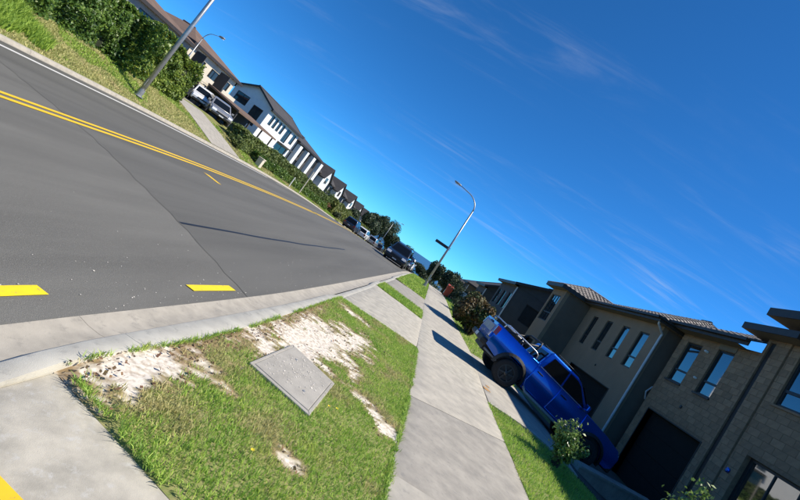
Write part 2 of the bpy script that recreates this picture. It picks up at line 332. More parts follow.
# the ground, one sheet to the shore
xs = np.concatenate([np.linspace(-700, -60, 20), np.linspace(-58, -20, 20), np.arange(-19.5, -11, 0.25), np.linspace(-10.8, 2.6, 16), np.arange(2.8, 9, 0.3), np.linspace(9.5, 60, 24), np.linspace(80, 700, 18)])
ys = np.concatenate([np.linspace(-60, -8, 8), YS_FAR])
gx, gy = np.meshgrid(xs, ys)
gz = zt(gx, gy) - 0.03
road_in = (gx > XK(gy)-0.35) & (gx < 2.75); gz = np.where(road_in, zs(gy)-0.30, gz)
V = np.stack([gx, gy, gz], -1).reshape(-1, 3); n = len(xs)
ii = (np.arange(len(ys)-1)[:, None]*n + np.arange(n-1)).ravel()
g_o = link('ground', npmesh('ground', V, np.stack([ii, ii+1, ii+n+1, ii+n], -1), True), EARTH)
tag(g_o, 'dark earth and lawn ground under the whole street', kind='structure')
sea_z = float(zs(720))-0.6
sea = link('sea', npmesh('sea', np.array([(-40000, 500, sea_z), (40000, 500, sea_z), (40000, 45000, sea_z), (-40000, 45000, sea_z)], float), np.array([[0, 1, 2, 3]])), SEA)
tag(sea, 'strip of blue sea on the horizon beyond the street', kind='structure')

# ------------------------------------------------------------------ road, kerbs, paths
zroad = lambda x, y: zs(y) + ROAD_Z - 0.0012*np.abs(x-XC(y))**1.5*0.3
road = sheet('road', lambda y: XK(y)+0.28, lambda y: XR(y), 0, 0, YS_FAR, 10, zroad, ASPH_OLD); tag(road, 'grey asphalt road running downhill to the sea', kind='structure')
# the newer, darker seal beyond the diagonal seam
def seam_y(x): return np.interp(x, [-14, -7.9, -6.8, -5.7, -4.6, -3.6, -2.2, -1.6], [9.3, 8.06, 7.81, 7.39, 6.92, 6.50, 5.77, 5.45])
sx = np.linspace(0, 1, 41); rows = []
for k in np.concatenate([np.linspace(0, 1, 50)**2]):
    Y1 = 200.0; yb = []; row = []
    for t in sx:
        y = 6.5
        for _ in range(6):
            x = (float(XK(y))+0.28)*(1-t) + (float(XR(y))-0.012)*t; y = float(seam_y(x)) + 0.03*math.sin(x*9)
        yy = y + (Y1-y)*k; x = (float(XK(yy))+0.28)*(1-t) + (float(XR(yy))-0.012)*t
        row.append((x, yy, float(zroad(np.array(x), np.array(yy)))+0.004))
    rows.append(row)
Vv = np.array(rows).reshape(-1, 3); ii = (np.arange(49)[:, None]*41 + np.arange(40)).ravel()
ns = link('new_asphalt', npmesh('new_asphalt', Vv, np.stack([ii, ii+1, ii+42, ii+41], -1), True), ASPH_NEW, road)
def strip(name, fc, w, y0, y1, m, dz, parent=road, step=0.5, zf=zroad):
    n = max(2, int((y1-y0)/step)); return sheet(name, lambda y: fc(y)-w/2, lambda y: fc(y)+w/2, y0, y1, n, 1, lambda x, y: zf(x, y)+dz, m, parent)
strip('tar_seal_line', lambda y: np.interp(y, [6.5, 9, 12, 15, 18.6], [-3.62, -3.55, -3.52, -3.56, -3.64])+0.008*np.sin(y*2.1), 0.06, 6.52, 18.7, TAR, 0.008, step=0.15)
for d in (-0.13, 0.13):
    strip('yellow_line', lambda y, d=d: XC(y)+d, 0.125, -6, 120, YELLOW, 0.009)
strip('white_edge_line', XW, 0.22, -6, 30.5, WHITEP, 0.009)
strip('white_edge_line', lambda y: XW(y)+0.3, 0.10, 31.8, 34.2, WHITEP, 0.009)
for a, b in ((1.2, 2.98), (4.62, 5.45)):
    strip('yellow_dash', lambda y: np.interp(y, [1, 2.9, 4.6, 5.5], [-2.27, -2.17, -2.04, -1.95]), 0.115, a, b, YELLOWB, 0.009, step=0.1)
sb = MB(); sb.add([(-7.45,12.75,0),(-7.33,12.92,0),(-6.72,12.72,0),(-6.80,12.58,0)], [(0,3,2,1)])
sb.v = [(x, y, float(zroad(np.array(x), np.array(y)))+0.009) for x, y, z in sb.v]; obj('yellow_stub', sb, YELLOW, road)
for xx, ya, yb in ((-6.0, 40, 50), (-6.0, 55, 62), (-4.6, 44, 64), (-6.0, 68, 76)):
    strip('white_lane_line', const(xx), 0.12, ya, yb, WHITEP, 0.009)

def struct(name, label):
    return tag(bpy.data.objects.new(name, None), label, kind='structure')
kerb = struct('kerb', 'pale concrete kerb and channel along the verge'); COL.objects.link(kerb)
XKF = lambda y: np.asarray(XR(y))+0.27+0.02; XKB = lambda y: np.interp(y, [-10, 0, 2.4, 3.6, 4.5, 9, 400], [-1.50, -1.46, -1.40, -1.26, -1.22, -1.21, -1.21])
def seg_edges(y0, y1, L):
    y = y0; out = []
    while y < y1: out.append((y, min(y+L, y1))); y += L
    return out
def drop(y):    # the kerb is laid low at the crossings
    return np.interp(y, [-20, 1.9, 2.5, 8.2, 9.0, 13.4, 14.0, 15.3, 16.0, 20.4, 21.2, 500], [0.072, 0.072, 0.0, 0.0, 0.07, 0.07, 0.0, 0.0, 0.07, 0.07, 0.0, 0.0])
for i, (a, b) in enumerate(seg_edges(-4.2, 60, 2.4) + seg_edges(60, 220, 10)):
    b2 = b-0.003
    nn = max(2, int((b-a)/0.3))
    s1 = sheet('channel_segment', lambda y: np.asarray(XR(y))-0.01, XKF, a, b2, nn, 3,
               lambda x, y: zs(y) + ROAD_Z + 0.004 - 0.018*np.sin(np.clip((x-XR(y))/0.29, 0, 1)*math.pi), CHANC, kerb)
    ys_ = np.linspace(a, b2, nn+1); vs_ = []
    for y in ys_:
        z0 = float(zs(y)); f = float(XKF(y)); k = float(XKB(y)); top = -0.004-float(drop(y))
        vs_ += [(f, y, z0+ROAD_Z-0.03), (f+0.012, y, z0+top-0.03), (f+0.045, y, z0+top), (k, y, z0+top+0.006), (k, y, z0-0.2)]
    mb = MB(); nv = len(ys_)
    mb.add(vs_, [(i_*5+j, i_*5+j+1, (i_+1)*5+j+1, (i_+1)*5+j) for i_ in range(nv-1) for j in range(4)] + [(0,1,2,3,4), tuple((nv-1)*5+j for j in (4,3,2,1,0))])
    smoothed(obj('kerb_segment', mb, KERBC, kerb), 50)
lk = struct('far_kerb', 'concrete kerb along the far grass bank'); COL.objects.link(lk)
for a, b in seg_edges(-4, 60, 4) + seg_edges(60, 220, 16):
    nn = max(2, int((b-a)/1.0)); ys_ = np.linspace(a, b-0.01, nn+1); vs_ = []
    for y in ys_:
        z0 = float(zs(y)); k = float(XK(y))
        vs_ += [(k+0.30, y, z0+ROAD_Z+0.006), (k+0.02, y, z0+ROAD_Z-0.006), (k, y, z0-0.03), (k-0.05, y, z0+0.0), (k-0.22, y, z0+0.006), (k-0.22, y, z0-0.2)]
    mb = MB(); nv = len(ys_)
    mb.add(vs_, [(i_*6+j, i_*6+j+1, (i_+1)*6+j+1, (i_+1)*6+j) for i_ in range(nv-1) for j in range(5)])
    smoothed(obj('kerb_segment', mb, CHANC, lk), 40)

def slab(name, quad, m, parent, zf=None, th=0.12, dz=0.0, jit=0.004, sub=6):
    """a concrete slab over a quad (x,y) a,b,c,d, following the ground, with a tooled edge"""
    q = [Vector((p[0], p[1])) for p in quad]; mb = MB(); n = sub; d = dz + random.uniform(-jit, jit)
    zf = zf or (lambda x, y: float(zt(x, y)))
    def P(s, t): return (q[0]*(1-s)+q[1]*s)*(1-t) + (q[3]*(1-s)+q[2]*s)*t
    e = 0.012; ss = [0] + [e] + [k/n for k in range(1, n)] + [1-e] + [1]; N = len(ss)
    vs_ = []
    for a in ss:
        for b in ss:
            p = P(a, b); edge = a in (0, 1) or b in (0, 1); vs_.append((p.x, p.y, zf(p.x, p.y)+d-(0.008 if edge else 0)))
    fs_ = [(i*N+j, (i+1)*N+j, (i+1)*N+j+1, i*N+j+1) for i in range(N-1) for j in range(N-1)]
    ring = [i*N for i in range(N)] + [(N-1)*N+j for j in range(1, N)] + [i*N+N-1 for i in range(N-2, -1, -1)] + [j for j in range(N-2, 0, -1)]
    o = len(vs_); vs_ += [(vs_[i][0], vs_[i][1], vs_[i][2]-th) for i in ring]; K = len(ring)
    fs_ += [(ring[i], ring[(i+1) % K], o+(i+1) % K, o+i) for i in range(K)]
    mb.add(vs_, fs_); return smoothed(obj(name, mb, m, parent), 25)
XFL = lambda y: float(np.interp(y, [-6, 2.5, 3.3, 5.9, 9, 20, 400], [0.50, 0.58, 0.63, 0.67, 0.63, 0.48, 0.45]))
XFR = lambda y: float(np.interp(y, [-6, 5.3, 8.7, 13, 16, 21, 400], [2.5, 2.40, 2.30, 2.42, 2.25, 2.0, 1.95]))
fp = struct('footpath', 'pale concrete footpath of cast slabs'); COL.objects.link(fp)
J = [(-4.0, -4.0), (-1.2, -1.0), (1.6, 1.9), (3.73, 4.05), (5.88, 6.85), (9.0, 8.75), (13.4, 13.5)]
yy = 13.4; jj = 13.5
while yy < 60: yy += 3.2; jj += 3.2; J.append((yy, jj))
while yy < 210: yy += 15; jj += 15; J.append((yy, jj))
cm = [CONC, CONC2, CONC, CONC3, CONC, CONC2, CONC, CONC2]
for i in range(len(J)-1):
    (a, b), (c, d) = J[i], J[i+1]; g = 0.005
    slab('slab', [(XFL(a), a+g), (XFR(b), b+g), (XFR(d), d-g), (XFL(c), c-g)], cm[i % 8], fp, dz=0.012)
# crossings over the verge and the ramp to the kerb
cr_ = struct('crossing', 'concrete driveway crossings over the grass verge'); COL.objects.link(cr_)
def cross(ya0, ya1, yb0, yb1, m, n=1):
    for k in range(n):
        s, e = k/n, (k+1)/n; g = 0.004
        A = (float(XKB(ya0)), ya0+(yb0-ya0)*s+g); D = (float(XKB(ya0)), ya0+(yb0-ya0)*e-g)
        B = (XFL(ya1)-0.012, ya1+(yb1-ya1)*s+g); Cc = (XFL(ya1)-0.012, ya1+(yb1-ya1)*e-g)
        def zf(x, y):
            t = min(1, max(0, (x+1.2)/0.9)); return float(zs(y)) - float(drop(y))*(1-t)*0.95
        slab('slab', [A, B, Cc, D], m, cr_, zf=zf, dz=0.008)
cross(8.75, 9.08, 13.95, 13.3, CONC2, 2)
cross(15.95, 15.5, 20.8, 20.1, CONC3, 2)
def zramp(x, y): return -0.07*(1-min(1, max(0, (x+1.4)/1.2)))
slab('slab', [(-1.44, -1.6), (0.54, -1.6), (0.57, 1.88), (-1.39, 2.41)], CONC2, cr_, zf=zramp, dz=0.008)
ty = MB()
for i in range(5):
    for j in range(5):
        x0 = -1.02+i*0.06+j*0.012; y0 = 1.32+j*0.07
        ty.lathe([(0.018, 0), (0.012, 0.006)], 'z', 8, (x0, y0, zramp(x0, y0)+0.019))
tp = MB().hexa([(-1.10,1.2,zramp(-1.1,1.2)+.010),(-0.68,1.2,zramp(-.68,1.2)+.010),(-0.60,1.68,zramp(-.6,1.68)+.010),(-0.98,1.74,zramp(-.98,1.74)+.010)]+[(-1.10,1.2,zramp(-1.1,1.2)+.019),(-0.68,1.2,zramp(-.68,1.2)+.019),(-0.60,1.68,zramp(-.6,1.68)+.019),(-0.98,1.74,zramp(-.98,1.74)+.019)])
tpo = obj('tactile_paver', tp, YELLOW); obj('dome', ty, YELLOW, tpo); tag(tpo, 'yellow tactile paver in the corner of the concrete ramp', 'paver')
# the driveway to the garages, falling away from the street
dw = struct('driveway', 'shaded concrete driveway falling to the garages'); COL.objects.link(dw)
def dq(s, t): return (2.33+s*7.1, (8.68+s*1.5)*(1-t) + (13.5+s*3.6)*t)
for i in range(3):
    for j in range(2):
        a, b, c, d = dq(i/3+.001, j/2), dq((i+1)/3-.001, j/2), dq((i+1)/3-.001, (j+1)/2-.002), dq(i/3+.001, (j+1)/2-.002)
        slab('slab', [a, b, c, d], CONC if i == 0 else CONCSHADE, dw, dz=0.010, sub=8)  # lower rows take the darker concrete, shade put into the colour

# ------------------------------------------------------------------ verge: lawn, bare pale patches, leaf litter
ELL = [(-1.20, 2.74, .19, .36, -10, 1.0), (-0.93, 3.25, .17, .17, 0, .75), (-0.70, 5.55, .46, 1.12, -14, 1.0), (-0.34, 6.6, .26, .5, -20, .8), (-0.72, 8.05, .38, .17, -18, .75),
       (0.20, 4.62, .36, .12, -22, .72), (0.50, 4.42, .15, .2, 0, .7), (-0.07, 2.95, .13, .09, 0, .55), (-0.95, 4.6, .2, .35, 0, .55)]
def bare(x, y):
    x = np.asarray(x, float); y = np.asarray(y, float); b = np.full(np.broadcast(x, y).shape, -3.0)
    for cx, cy, rx, ry, a, st in ELL:
        c, s = math.cos(R(a)), math.sin(R(a)); dx, dy = x-cx, y-cy
        d = np.sqrt(((dx*c+dy*s)/rx)**2 + ((-dx*s+dy*c)/ry)**2); b = np.maximum(b, st*1.35-d)
    return b + (fbm(x*5+y*2, y*5, 3, 5)-0.5)*1.9 + (fbm(x*9+y*4, y*24-x*6, 9, 4)-0.5)*1.9 - 0.1
def litter_m(x, y):
    b = bare(x, y); k = np.clip(1-(x-XKB(y))/0.28, 0, 1)
    return np.clip(np.clip(1-np.abs(b-0.05)/0.55, 0, 1)*0.9 + k*1.0*(y < 7.5), 0, 1)
t = bpy.data.materials.new('verge_soil'); t.use_nodes = True; MATS['verge_soil'] = t; N_ = t.node_tree; b_ = N_.nodes['Principled BSDF']; b_.inputs['Roughness'].default_value = 0.95
def nd(tp, **k):
    n = N_.nodes.new(tp)
    for a, b in k.items(): setattr(n, a, b)
    return n
at = nd('ShaderNodeAttribute', attribute_name='bare'); al = nd('ShaderNodeAttribute', attribute_name='litter'); co_ = nd('ShaderNodeTexCoord')
nz = nd('ShaderNodeTexNoise'); nz.inputs['Scale'].default_value = 26; nz.inputs['Detail'].default_value = 8; N_.links.new(co_.outputs['Object'], nz.inputs[0])
rp = nd('ShaderNodeValToRGB'); rp.color_ramp.elements[0].color = (0.46, 0.39, 0.31, 1); rp.color_ramp.elements[1].color = (0.74, 0.675, 0.58, 1); rp.color_ramp.elements[0].position = .36; rp.color_ramp.elements[1].position = .56; N_.links.new(nz.outputs[0], rp.inputs[0])
r2 = nd('ShaderNodeValToRGB'); r2.color_ramp.elements[0].color = (0.17, 0.21, 0.055, 1); r2.color_ramp.elements[1].color = (0.29, 0.27, 0.11, 1); r2.color_ramp.elements[0].position = .36; r2.color_ramp.elements[1].position = .62; N_.links.new(nz.outputs[0], r2.inputs[0])
m1 = nd('ShaderNodeMix', data_type='RGBA'); m1.inputs[7].default_value = (0.27, 0.19, 0.10, 1); N_.links.new(al.outputs['Fac'], m1.inputs[0]); N_.links.new(r2.outputs[0], m1.inputs[6])
mr_ = nd('ShaderNodeMapRange'); mr_.inputs[1].default_value = 0.0; mr_.inputs[2].default_value = 0.55; N_.links.new(at.outputs['Fac'], mr_.inputs[0])
m2 = nd('ShaderNodeMix', data_type='RGBA'); N_.links.new(mr_.outputs[0], m2.inputs[0]); N_.links.new(m1.outputs[2], m2.inputs[6]); N_.links.new(rp.outputs[0], m2.inputs[7]); N_.links.new(m2.outputs[2], b_.inputs['Base Color'])
bp_ = nd('ShaderNodeBump'); bp_.inputs['Strength'].default_value = .35; bp_.inputs['Distance'].default_value = .015; N_.links.new(nz.outputs[0], bp_.inputs['Height']); N_.links.new(bp_.outputs[0], b_.inputs['Normal'])
NX, NY = 110, 330
ax = np.linspace(0, 1, NX+1); ay = np.linspace(0, 1, NY+1)**1.15
fl = np.vectorize(XFL)
def ygrid(x, t): y0 = 2.398-(x+1.39)*0.27; y1 = 8.74+(x+1.2)*0.17; return y0+(y1-y0)*t
TX, TY = np.meshgrid(ax, ay); xa = -1.3; Xg = -1.3+TX*1.95
for _ in range(3):
    Yg = ygrid(Xg, TY); Xg = XKB(Yg)-0.004 + TX*(np.interp(Yg, [2.5, 3.3, 5.9, 9], [0.58, 0.63, 0.67, 0.63])-0.004-XKB(Yg)+0.004)
Yg = ygrid(Xg, TY)
BAR = bare(Xg, Yg); LIT = litter_m(Xg, Yg)
Zg = zs(Yg) + 0.004 + 0.018*(fbm(Xg*4, Yg*4, 21, 4)-0.5) - 0.012*np.clip(BAR, 0, 1)
DIP = -0.07*np.clip(1-(Xg+1.4)/1.2, 0, 1)*np.exp(-np.clip(Yg-ygrid(Xg, 0*TY), 0, 9)/.22); Zg = Zg + DIP
Zg = np.where((TX < .02) | (TX > .98), -0.004+DIP, Zg)
vm = npmesh('verge', np.stack([Xg, Yg, Zg], -1).reshape(-1, 3), np.stack([(q := (np.arange(NY)[:, None]*(NX+1)+np.arange(NX)).ravel()), q+1, q+NX+2, q+NX+1], -1), True)
for nm, arr in (('bare', np.clip(BAR, 0, 1)), ('litter', LIT)):
    a_ = vm.attributes.new(nm, 'FLOAT', 'POINT'); a_.data.foreach_set('value', arr.ravel().astype(np.float32))
vo = link('verge', vm, t); tag(vo, 'grass verge with bare pale patches between kerb and footpath', kind='structure')

def blades(name, P, Z, h, wd, m, label, lean=0.5, cat='grass', jit=0.35):
    n = len(P); a = RNG.uniform(0, 2*np.pi, n); hh = h*RNG.uniform(1-jit*1.6, 1+jit, n); ww = wd*RNG.uniform(0.7, 1.3, n)
    dx, dy = np.cos(a), np.sin(a); la = RNG.uniform(0, 2*np.pi, n); le = lean*hh*RNG.uniform(0.2, 1.2, n); lx, ly = np.cos(la)*le, np.sin(la)*le
    B = np.stack([P[:, 0], P[:, 1], Z-0.004], -1); W = np.stack([dx*ww/2, dy*ww/2, 0*dx], -1)
    M = B + np.stack([lx*0.35, ly*0.35, hh*0.6], -1); T = B + np.stack([lx, ly, hh], -1)
    Vb = np.stack([B-W, B+W, M+W*0.8, M-W*0.8, T], 1).reshape(-1, 3); k = np.arange(n)*5
    Fb = np.concatenate([np.stack([k, k+1, k+2], -1), np.stack([k, k+2, k+3], -1), np.stack([k+3, k+2, k+4], -1)])
    o = link(name, npmesh(name, Vb, Fb), m); tag(o, label, cat, kind='stuff'); return o
n = 125000; P = np.stack([RNG.uniform(-1.4, 0.68, n), 1.95+7.0*RNG.uniform(0, 1, n)**1.1], -1)
bb = bare(P[:, 0], P[:, 1]); li = litter_m(P[:, 0], P[:, 1]); y0_ = 2.43-(P[:, 0]+1.39)*0.27; y1_ = 8.73+(P[:, 0]+1.2)*.17
edge = (P[:, 0] > XKB(P[:, 1])+0.01) & (P[:, 0] < np.interp(P[:, 1], [2.5, 3.3, 5.9, 9], [0.58, 0.63, 0.67, 0.63])+0.02) & (P[:, 1] > y0_) & (P[:, 1] < y1_)
CV = [(-0.84, 3.74), (-0.79, 4.74), (-0.17, 4.54), (-0.16, 3.62)]
def inquad(P, q):
    r = np.ones(len(P), bool)
    for i in range(4):
        a, b = q[i], q[(i+1) % 4]; r &= ((b[0]-a[0])*(P[:, 1]-a[1]) - (b[1]-a[1])*(P[:, 0]-a[0])) < 0
    return r
dens = 0.55+0.9*fbm(P[:, 0]*2.2, P[:, 1]*2.2, 77, 3)
keep = edge & (bb < 0.06) & ~inquad(P, CV) & (RNG.uniform(0, 1, n) > 0.82*li) & (RNG.uniform(0, 1, n) < dens)
P = P[keep]; Zp = 0.004 + 0*P[:, 0]
dry = (fbm(P[:, 0]*3, P[:, 1]*3, 55, 4) + litter_m(P[:, 0], P[:, 1])*0.25 + RNG.uniform(-.12, .12, len(P))) > 0.68
blades('grass', P[~dry], Zp[~dry], 0.030, 0.0055, GRASS, 'short green grass growing on the verge round the concrete cover', 0.8)
blades('dry_grass', P[dry], Zp[dry], 0.035, 0.005, GRASSDRY, 'straw coloured dry grass round the bare patches of the verge', 1.0)
def flat_bits(name, P, Z, s0, s1, m, label, cat, up=0.3, asp=0.6):
    n = len(P); a = RNG.uniform(0, 2*np.pi, n); s = RNG.uniform(s0, s1, n); dx = np.stack([np.cos(a)*s, np.sin(a)*s, RNG.normal(0, up, n)*s], -1)
    dy = np.stack([-np.sin(a)*s*asp, np.cos(a)*s*asp, RNG.normal(0, up, n)*s], -1); B = np.stack([P[:, 0], P[:, 1], Z+s*up*0.9+0.002], -1)
    V = np.stack([B-dx, B-dy*.9+dx*.2, B+dx, B+dy], 1).reshape(-1, 3); k = np.arange(n)*4
    o = link(name, npmesh(name, V, np.stack([k, k+1, k+2, k+3], -1)), m); tag(o, label, cat, kind='stuff'); return o
n = 9000; P = np.stack([RNG.uniform(-1.4, 0.66, n), RNG.uniform(2.0, 8.8, n)], -1)
e2 = (P[:, 0] > XKB(P[:, 1])+0.01) & (P[:, 0] < 0.62) & (P[:, 1] > 2.43-(P[:, 0]+1.39)*0.27) & (P[:, 1] < 8.7+(P[:, 0]+1.2)*.17) & ~inquad(P, CV)
bb = bare(P[:, 0], P[:, 1]); P = P[e2 & ((RNG.uniform(0, 1, n) < litter_m(P[:, 0], P[:, 1])*0.8) | ((bb > .1) & (RNG.uniform(0, 1, n) < .05)))]
flat_bits('leaf_litter', P, 0*P[:, 0]+0.004, 0.006, 0.018, LITTER, 'brown dead leaves scattered over the bare patches of the verge', 'leaf litter', 0.35)
# pale chips on the verge, the cover and the edge of the road
n = 420; P = np.stack([RNG.uniform(-1.35, 0.6, n), RNG.uniform(2.3, 8.7, n)], -1); bb = bare(P[:, 0], P[:, 1]); P = P[(bb > -.45) & ~inquad(P, CV) & (P[:, 0] > XKB(P[:, 1])+.02)]
flat_bits('white_petals', P, 0*P[:, 0]+0.008, 0.003, 0.009, CHIP, 'small white chips lying among the grass of the verge', 'chips', 0.25)
n = 420; P = np.stack([-0.5+RNG.normal(0, .16, n), 4.22+RNG.normal(0, .26, n)], -1); P = P[inquad(P, [(-.80,3.82),(-.76,4.66),(-.22,4.48),(-.21,3.70)])]
flat_bits('white_specks', P[:150], 0*P[:150, 0]+0.031, 0.003, 0.012, CHIP, 'white specks lying on the concrete service cover', 'chips', 0.12)
n = 420; yv = RNG.uniform(2.2, 14, n); P = np.stack([XR(yv)-RNG.exponential(.55, n)-0.03, yv], -1); P = P[P[:, 0] > -6]
flat_bits('road_specks', P, zroad(P[:, 0], P[:, 1])+0.004, 0.003, 0.010, CHIP, 'white specks scattered on the asphalt beside the kerb', 'chips', 0.15)
# dandelions
for px, py in ((-0.08, 3.93), (-0.01, 3.99), (-0.29, 2.73)):
    d = thing('dandelion', {(-0.08): 'yellow dandelion flower by the corner of the concrete cover', (-0.01): 'yellow dandelion flower just beyond its twin near the concrete cover', (-0.29): 'lone yellow dandelion flower in the near grass'}[px], 'flower', (px, py, 0.0), group='dandelions in the verge')
    obj('stem', MB().tube([(0, 0, 0), (0.004, 0.002, 0.05)], 0.0018, 5), SHRUBL, d, local=True)
    f = MB()
    for k in range(14):
        a = k*2.4; f.add([(0.004, 0.002, 0.050), (0.004+0.013*math.cos(a-.2), 0.002+0.013*math.sin(a-.2), 0.055), (0.004+0.014*math.cos(a+.2), 0.002+0.014*math.sin(a+.2), 0.054)], [(0, 1, 2)])
    obj('petals', f, YELLOWB, d, local=True)

# the concrete service cover
cvt = thing('service_cover', 'grey concrete service cover with raised rim set in the verge grass', 'cover', (-0.49, 4.16, 0))
fr = MB(); qc = [Vector((x, y, 0)) for x, y in CV]; cen = sum(qc, Vector())/4
def lerp_in(k): return [cen+(p-cen)*k for p in qc]
o_, i_ = lerp_in(1.0), lerp_in(0.90); i2 = lerp_in(0.893)
for k in range(4):
    a, b, c, d = o_[k], o_[(k+1) % 4], i_[(k+1) % 4], i_[k]
    fr.hexa([p+Vector((0, 0, -0.06)) for p in (a, b, c, d)] + [p+Vector((0, 0, 0.026)) for p in (a, b, c, d)])
obj('rim', fr, COVERC, cvt, bevel=0.006)
obj('lid', MB().hexa([p+Vector((0, 0, -0.05)) for p in i2]+[p+Vector((0, 0, 0.028)) for p in i2]), COVERC, cvt, bevel=0.005)
hl = MB()
for k in (0.25, 0.75):
    p = i2[3].lerp(i2[1], k); hl.lathe([(0.016, 0), (0.014, 0.004), (0.006, 0.005)], 'z', 10, (p.x, p.y, 0.0275))
obj('lifting_eye', hl, GREYMET, cvt)

# further strips of lawn
def lawn(name, x0f, x1f, y0f, y1f, n, h, wd, m, label, soil=SOIL, dz=0.0, dryfrac=0.0, nb=(14, 6), soilname='lawn', yr=None):
    yr = yr or (min(float(y0f(-1.2)), float(y0f(.6))), max(float(y1f(-1.2)), float(y1f(.6))))
    if n:
        P = np.stack([RNG.uniform(0, 1, n), RNG.uniform(*yr, n)], -1); xx0 = np.array([x0f(y) for y in P[:, 1]]); xx1 = np.array([x1f(y) for y in P[:, 1]])
        P[:, 0] = xx0+(xx1-xx0)*P[:, 0]; k = (P[:, 1] > y0f(P[:, 0])) & (P[:, 1] < y1f(P[:, 0])) & (RNG.uniform(0, 1, n) < 0.35+fbm(P[:, 0]*1.5, P[:, 1]*1.5, 5, 3)); P = P[k]
        blades(name, P, zt(P[:, 0], P[:, 1])+dz, h, wd, m, label, 0.7)
def soil_strip(name, label, x0f, x1f, ylist, nx, m, dz=-0.004):
    o = sheet(name, lambda y: np.array([x0f(v) for v in np.atleast_1d(y)]), lambda y: np.array([x1f(v) for v in np.atleast_1d(y)]), 0, 0, np.asarray(ylist, float), nx, lambda x, y: zt(x, y)+dz, m); tag(o, label, kind='structure')
for k_, (ya_, yb_, lb_) in enumerate(((14.0, 15.9, 'narrow grass strip between the two concrete crossings'), (20.85, 205, 'grass verge beyond the second driveway crossing'))):
    yl_ = np.concatenate([np.arange(ya_, min(yb_, 60), .38), [yb_] if k_ == 0 else np.arange(60, 206, 5)]); tt_ = np.linspace(0, 1, 5); vv_ = []
    for y_ in yl_:
        for t_ in tt_:
            sh = (-.36 if y_ < 30 else 0)*t_*1.8*(1 if k_ == 0 else max(0, 1-(y_-20.85)/6)); x_ = (float(XKB(y_))-.003)*(1-t_)+(XFL(y_)-.013)*t_; vv_.append((x_, y_+sh, float(zs(y_+sh))-.006-(.06 if t_ == 0 and k_ == 5 else 0)))
    q_ = (np.arange(len(yl_)-1)[:, None]*5+np.arange(4)).ravel(); tag(link('verge_lawn', npmesh('verge_lawn', np.array(vv_), np.stack([q_, q_+1, q_+6, q_+5], -1), True), SOIL), lb_, kind='structure')
for k, (ya, yb, sl, n_) in enumerate(((13.95, 15.95, -.30, 12000), (20.8, 60, -.3, 26000))):
    lawn('grass', lambda y: float(XKB(y))+.02, lambda y: XFL(y)-0.01, lambda x, ya=ya: ya-(x+1.2)*.33, lambda x, yb=yb: yb-(x+1.2)*.27, n_, 0.07, 0.012 if k == 0 else 0.03, GRASS,
         ('grass strip between the two driveway crossings', 'grass verge running on to the street lamp')[k], dz=-0.006, yr=(ya-.8, yb))
soil_strip('side_lawn', 'lawn strip beside the footpath, half in house shade', lambda y: XFR(y)+.012, lambda y: 6.5, np.arange(-3, 8.7, .3), 12, SOIL)
soil_strip('far_side_lawn', 'lawn beyond the driveway in house shade', lambda y: XFR(y)+.012, lambda y: 6.9, np.concatenate([np.arange(13.5, 60, .5), np.arange(60, 130, 5)]), 10, SOIL)
lawn('grass', lambda y: XFR(y)+.01, lambda y: 5.2, lambda x: 1.5+0*x, lambda x: 8.66+0*x, 52000, 0.05, 0.008, GRASS, 'green grass beside the footpath next to the driveway', yr=(1.5, 8.7))
lawn('grass', lambda y: XFR(y)+.01, lambda y: 4.2, lambda x: 13.6+0*x, lambda x: 40+0*x, 16000, 0.06, 0.02, GRASS, 'grass along the footpath beyond the blue pickup', yr=(13.6, 40))
# far bank
soil_strip('bank', 'dry grassy bank behind the far kerb', lambda y: float(XK(y))-0.2-BANK-4, lambda y: float(XK(y))-0.21, np.concatenate([np.arange(-4, 60, .5), np.arange(60, 210, 5)]), 16, SOILDRY)
n = 60000; yv = 5+60*RNG.uniform(0, 1, n)**1.4; P = np.stack([XK(yv)-0.23-RNG.uniform(0, 1, n)**1.0*3.2, yv], -1)
P = P[~((P[:, 1] > 23.8) & (P[:, 1] < 27.75))]
f_ = fbm(P[:, 0]*.5, P[:, 1]*.5, 91, 4)
blades('bank_grass', P[f_ <= .47], zt(P[f_ <= .47, 0], P[f_ <= .47, 1]), 0.085, 0.028, GRASSTALL, 'green mown grass on the far bank', 0.7)
blades('bank_dry_grass', P[f_ > .47], zt(P[f_ > .47, 0], P[f_ > .47, 1]), 0.07, 0.028, GRASSDRY, 'yellowed dry grass on the far bank', 0.8)
n = 16000; yv = RNG.uniform(6, 13.4, n); P = np.stack([XK(yv)-0.5-RNG.uniform(0, 1, n)*2.3, yv], -1); P = P[(fbm(P[:, 0], P[:, 1], 31, 3)+np.clip((12.2-P[:, 1])*.16, -.4, .3)) > .5]
blades('tall_grass', P, zt(P[:, 0], P[:, 1]), 0.34, 0.028, GRASSTALL, 'long bright green uncut grass at the foot of the tall hedge', 0.6)

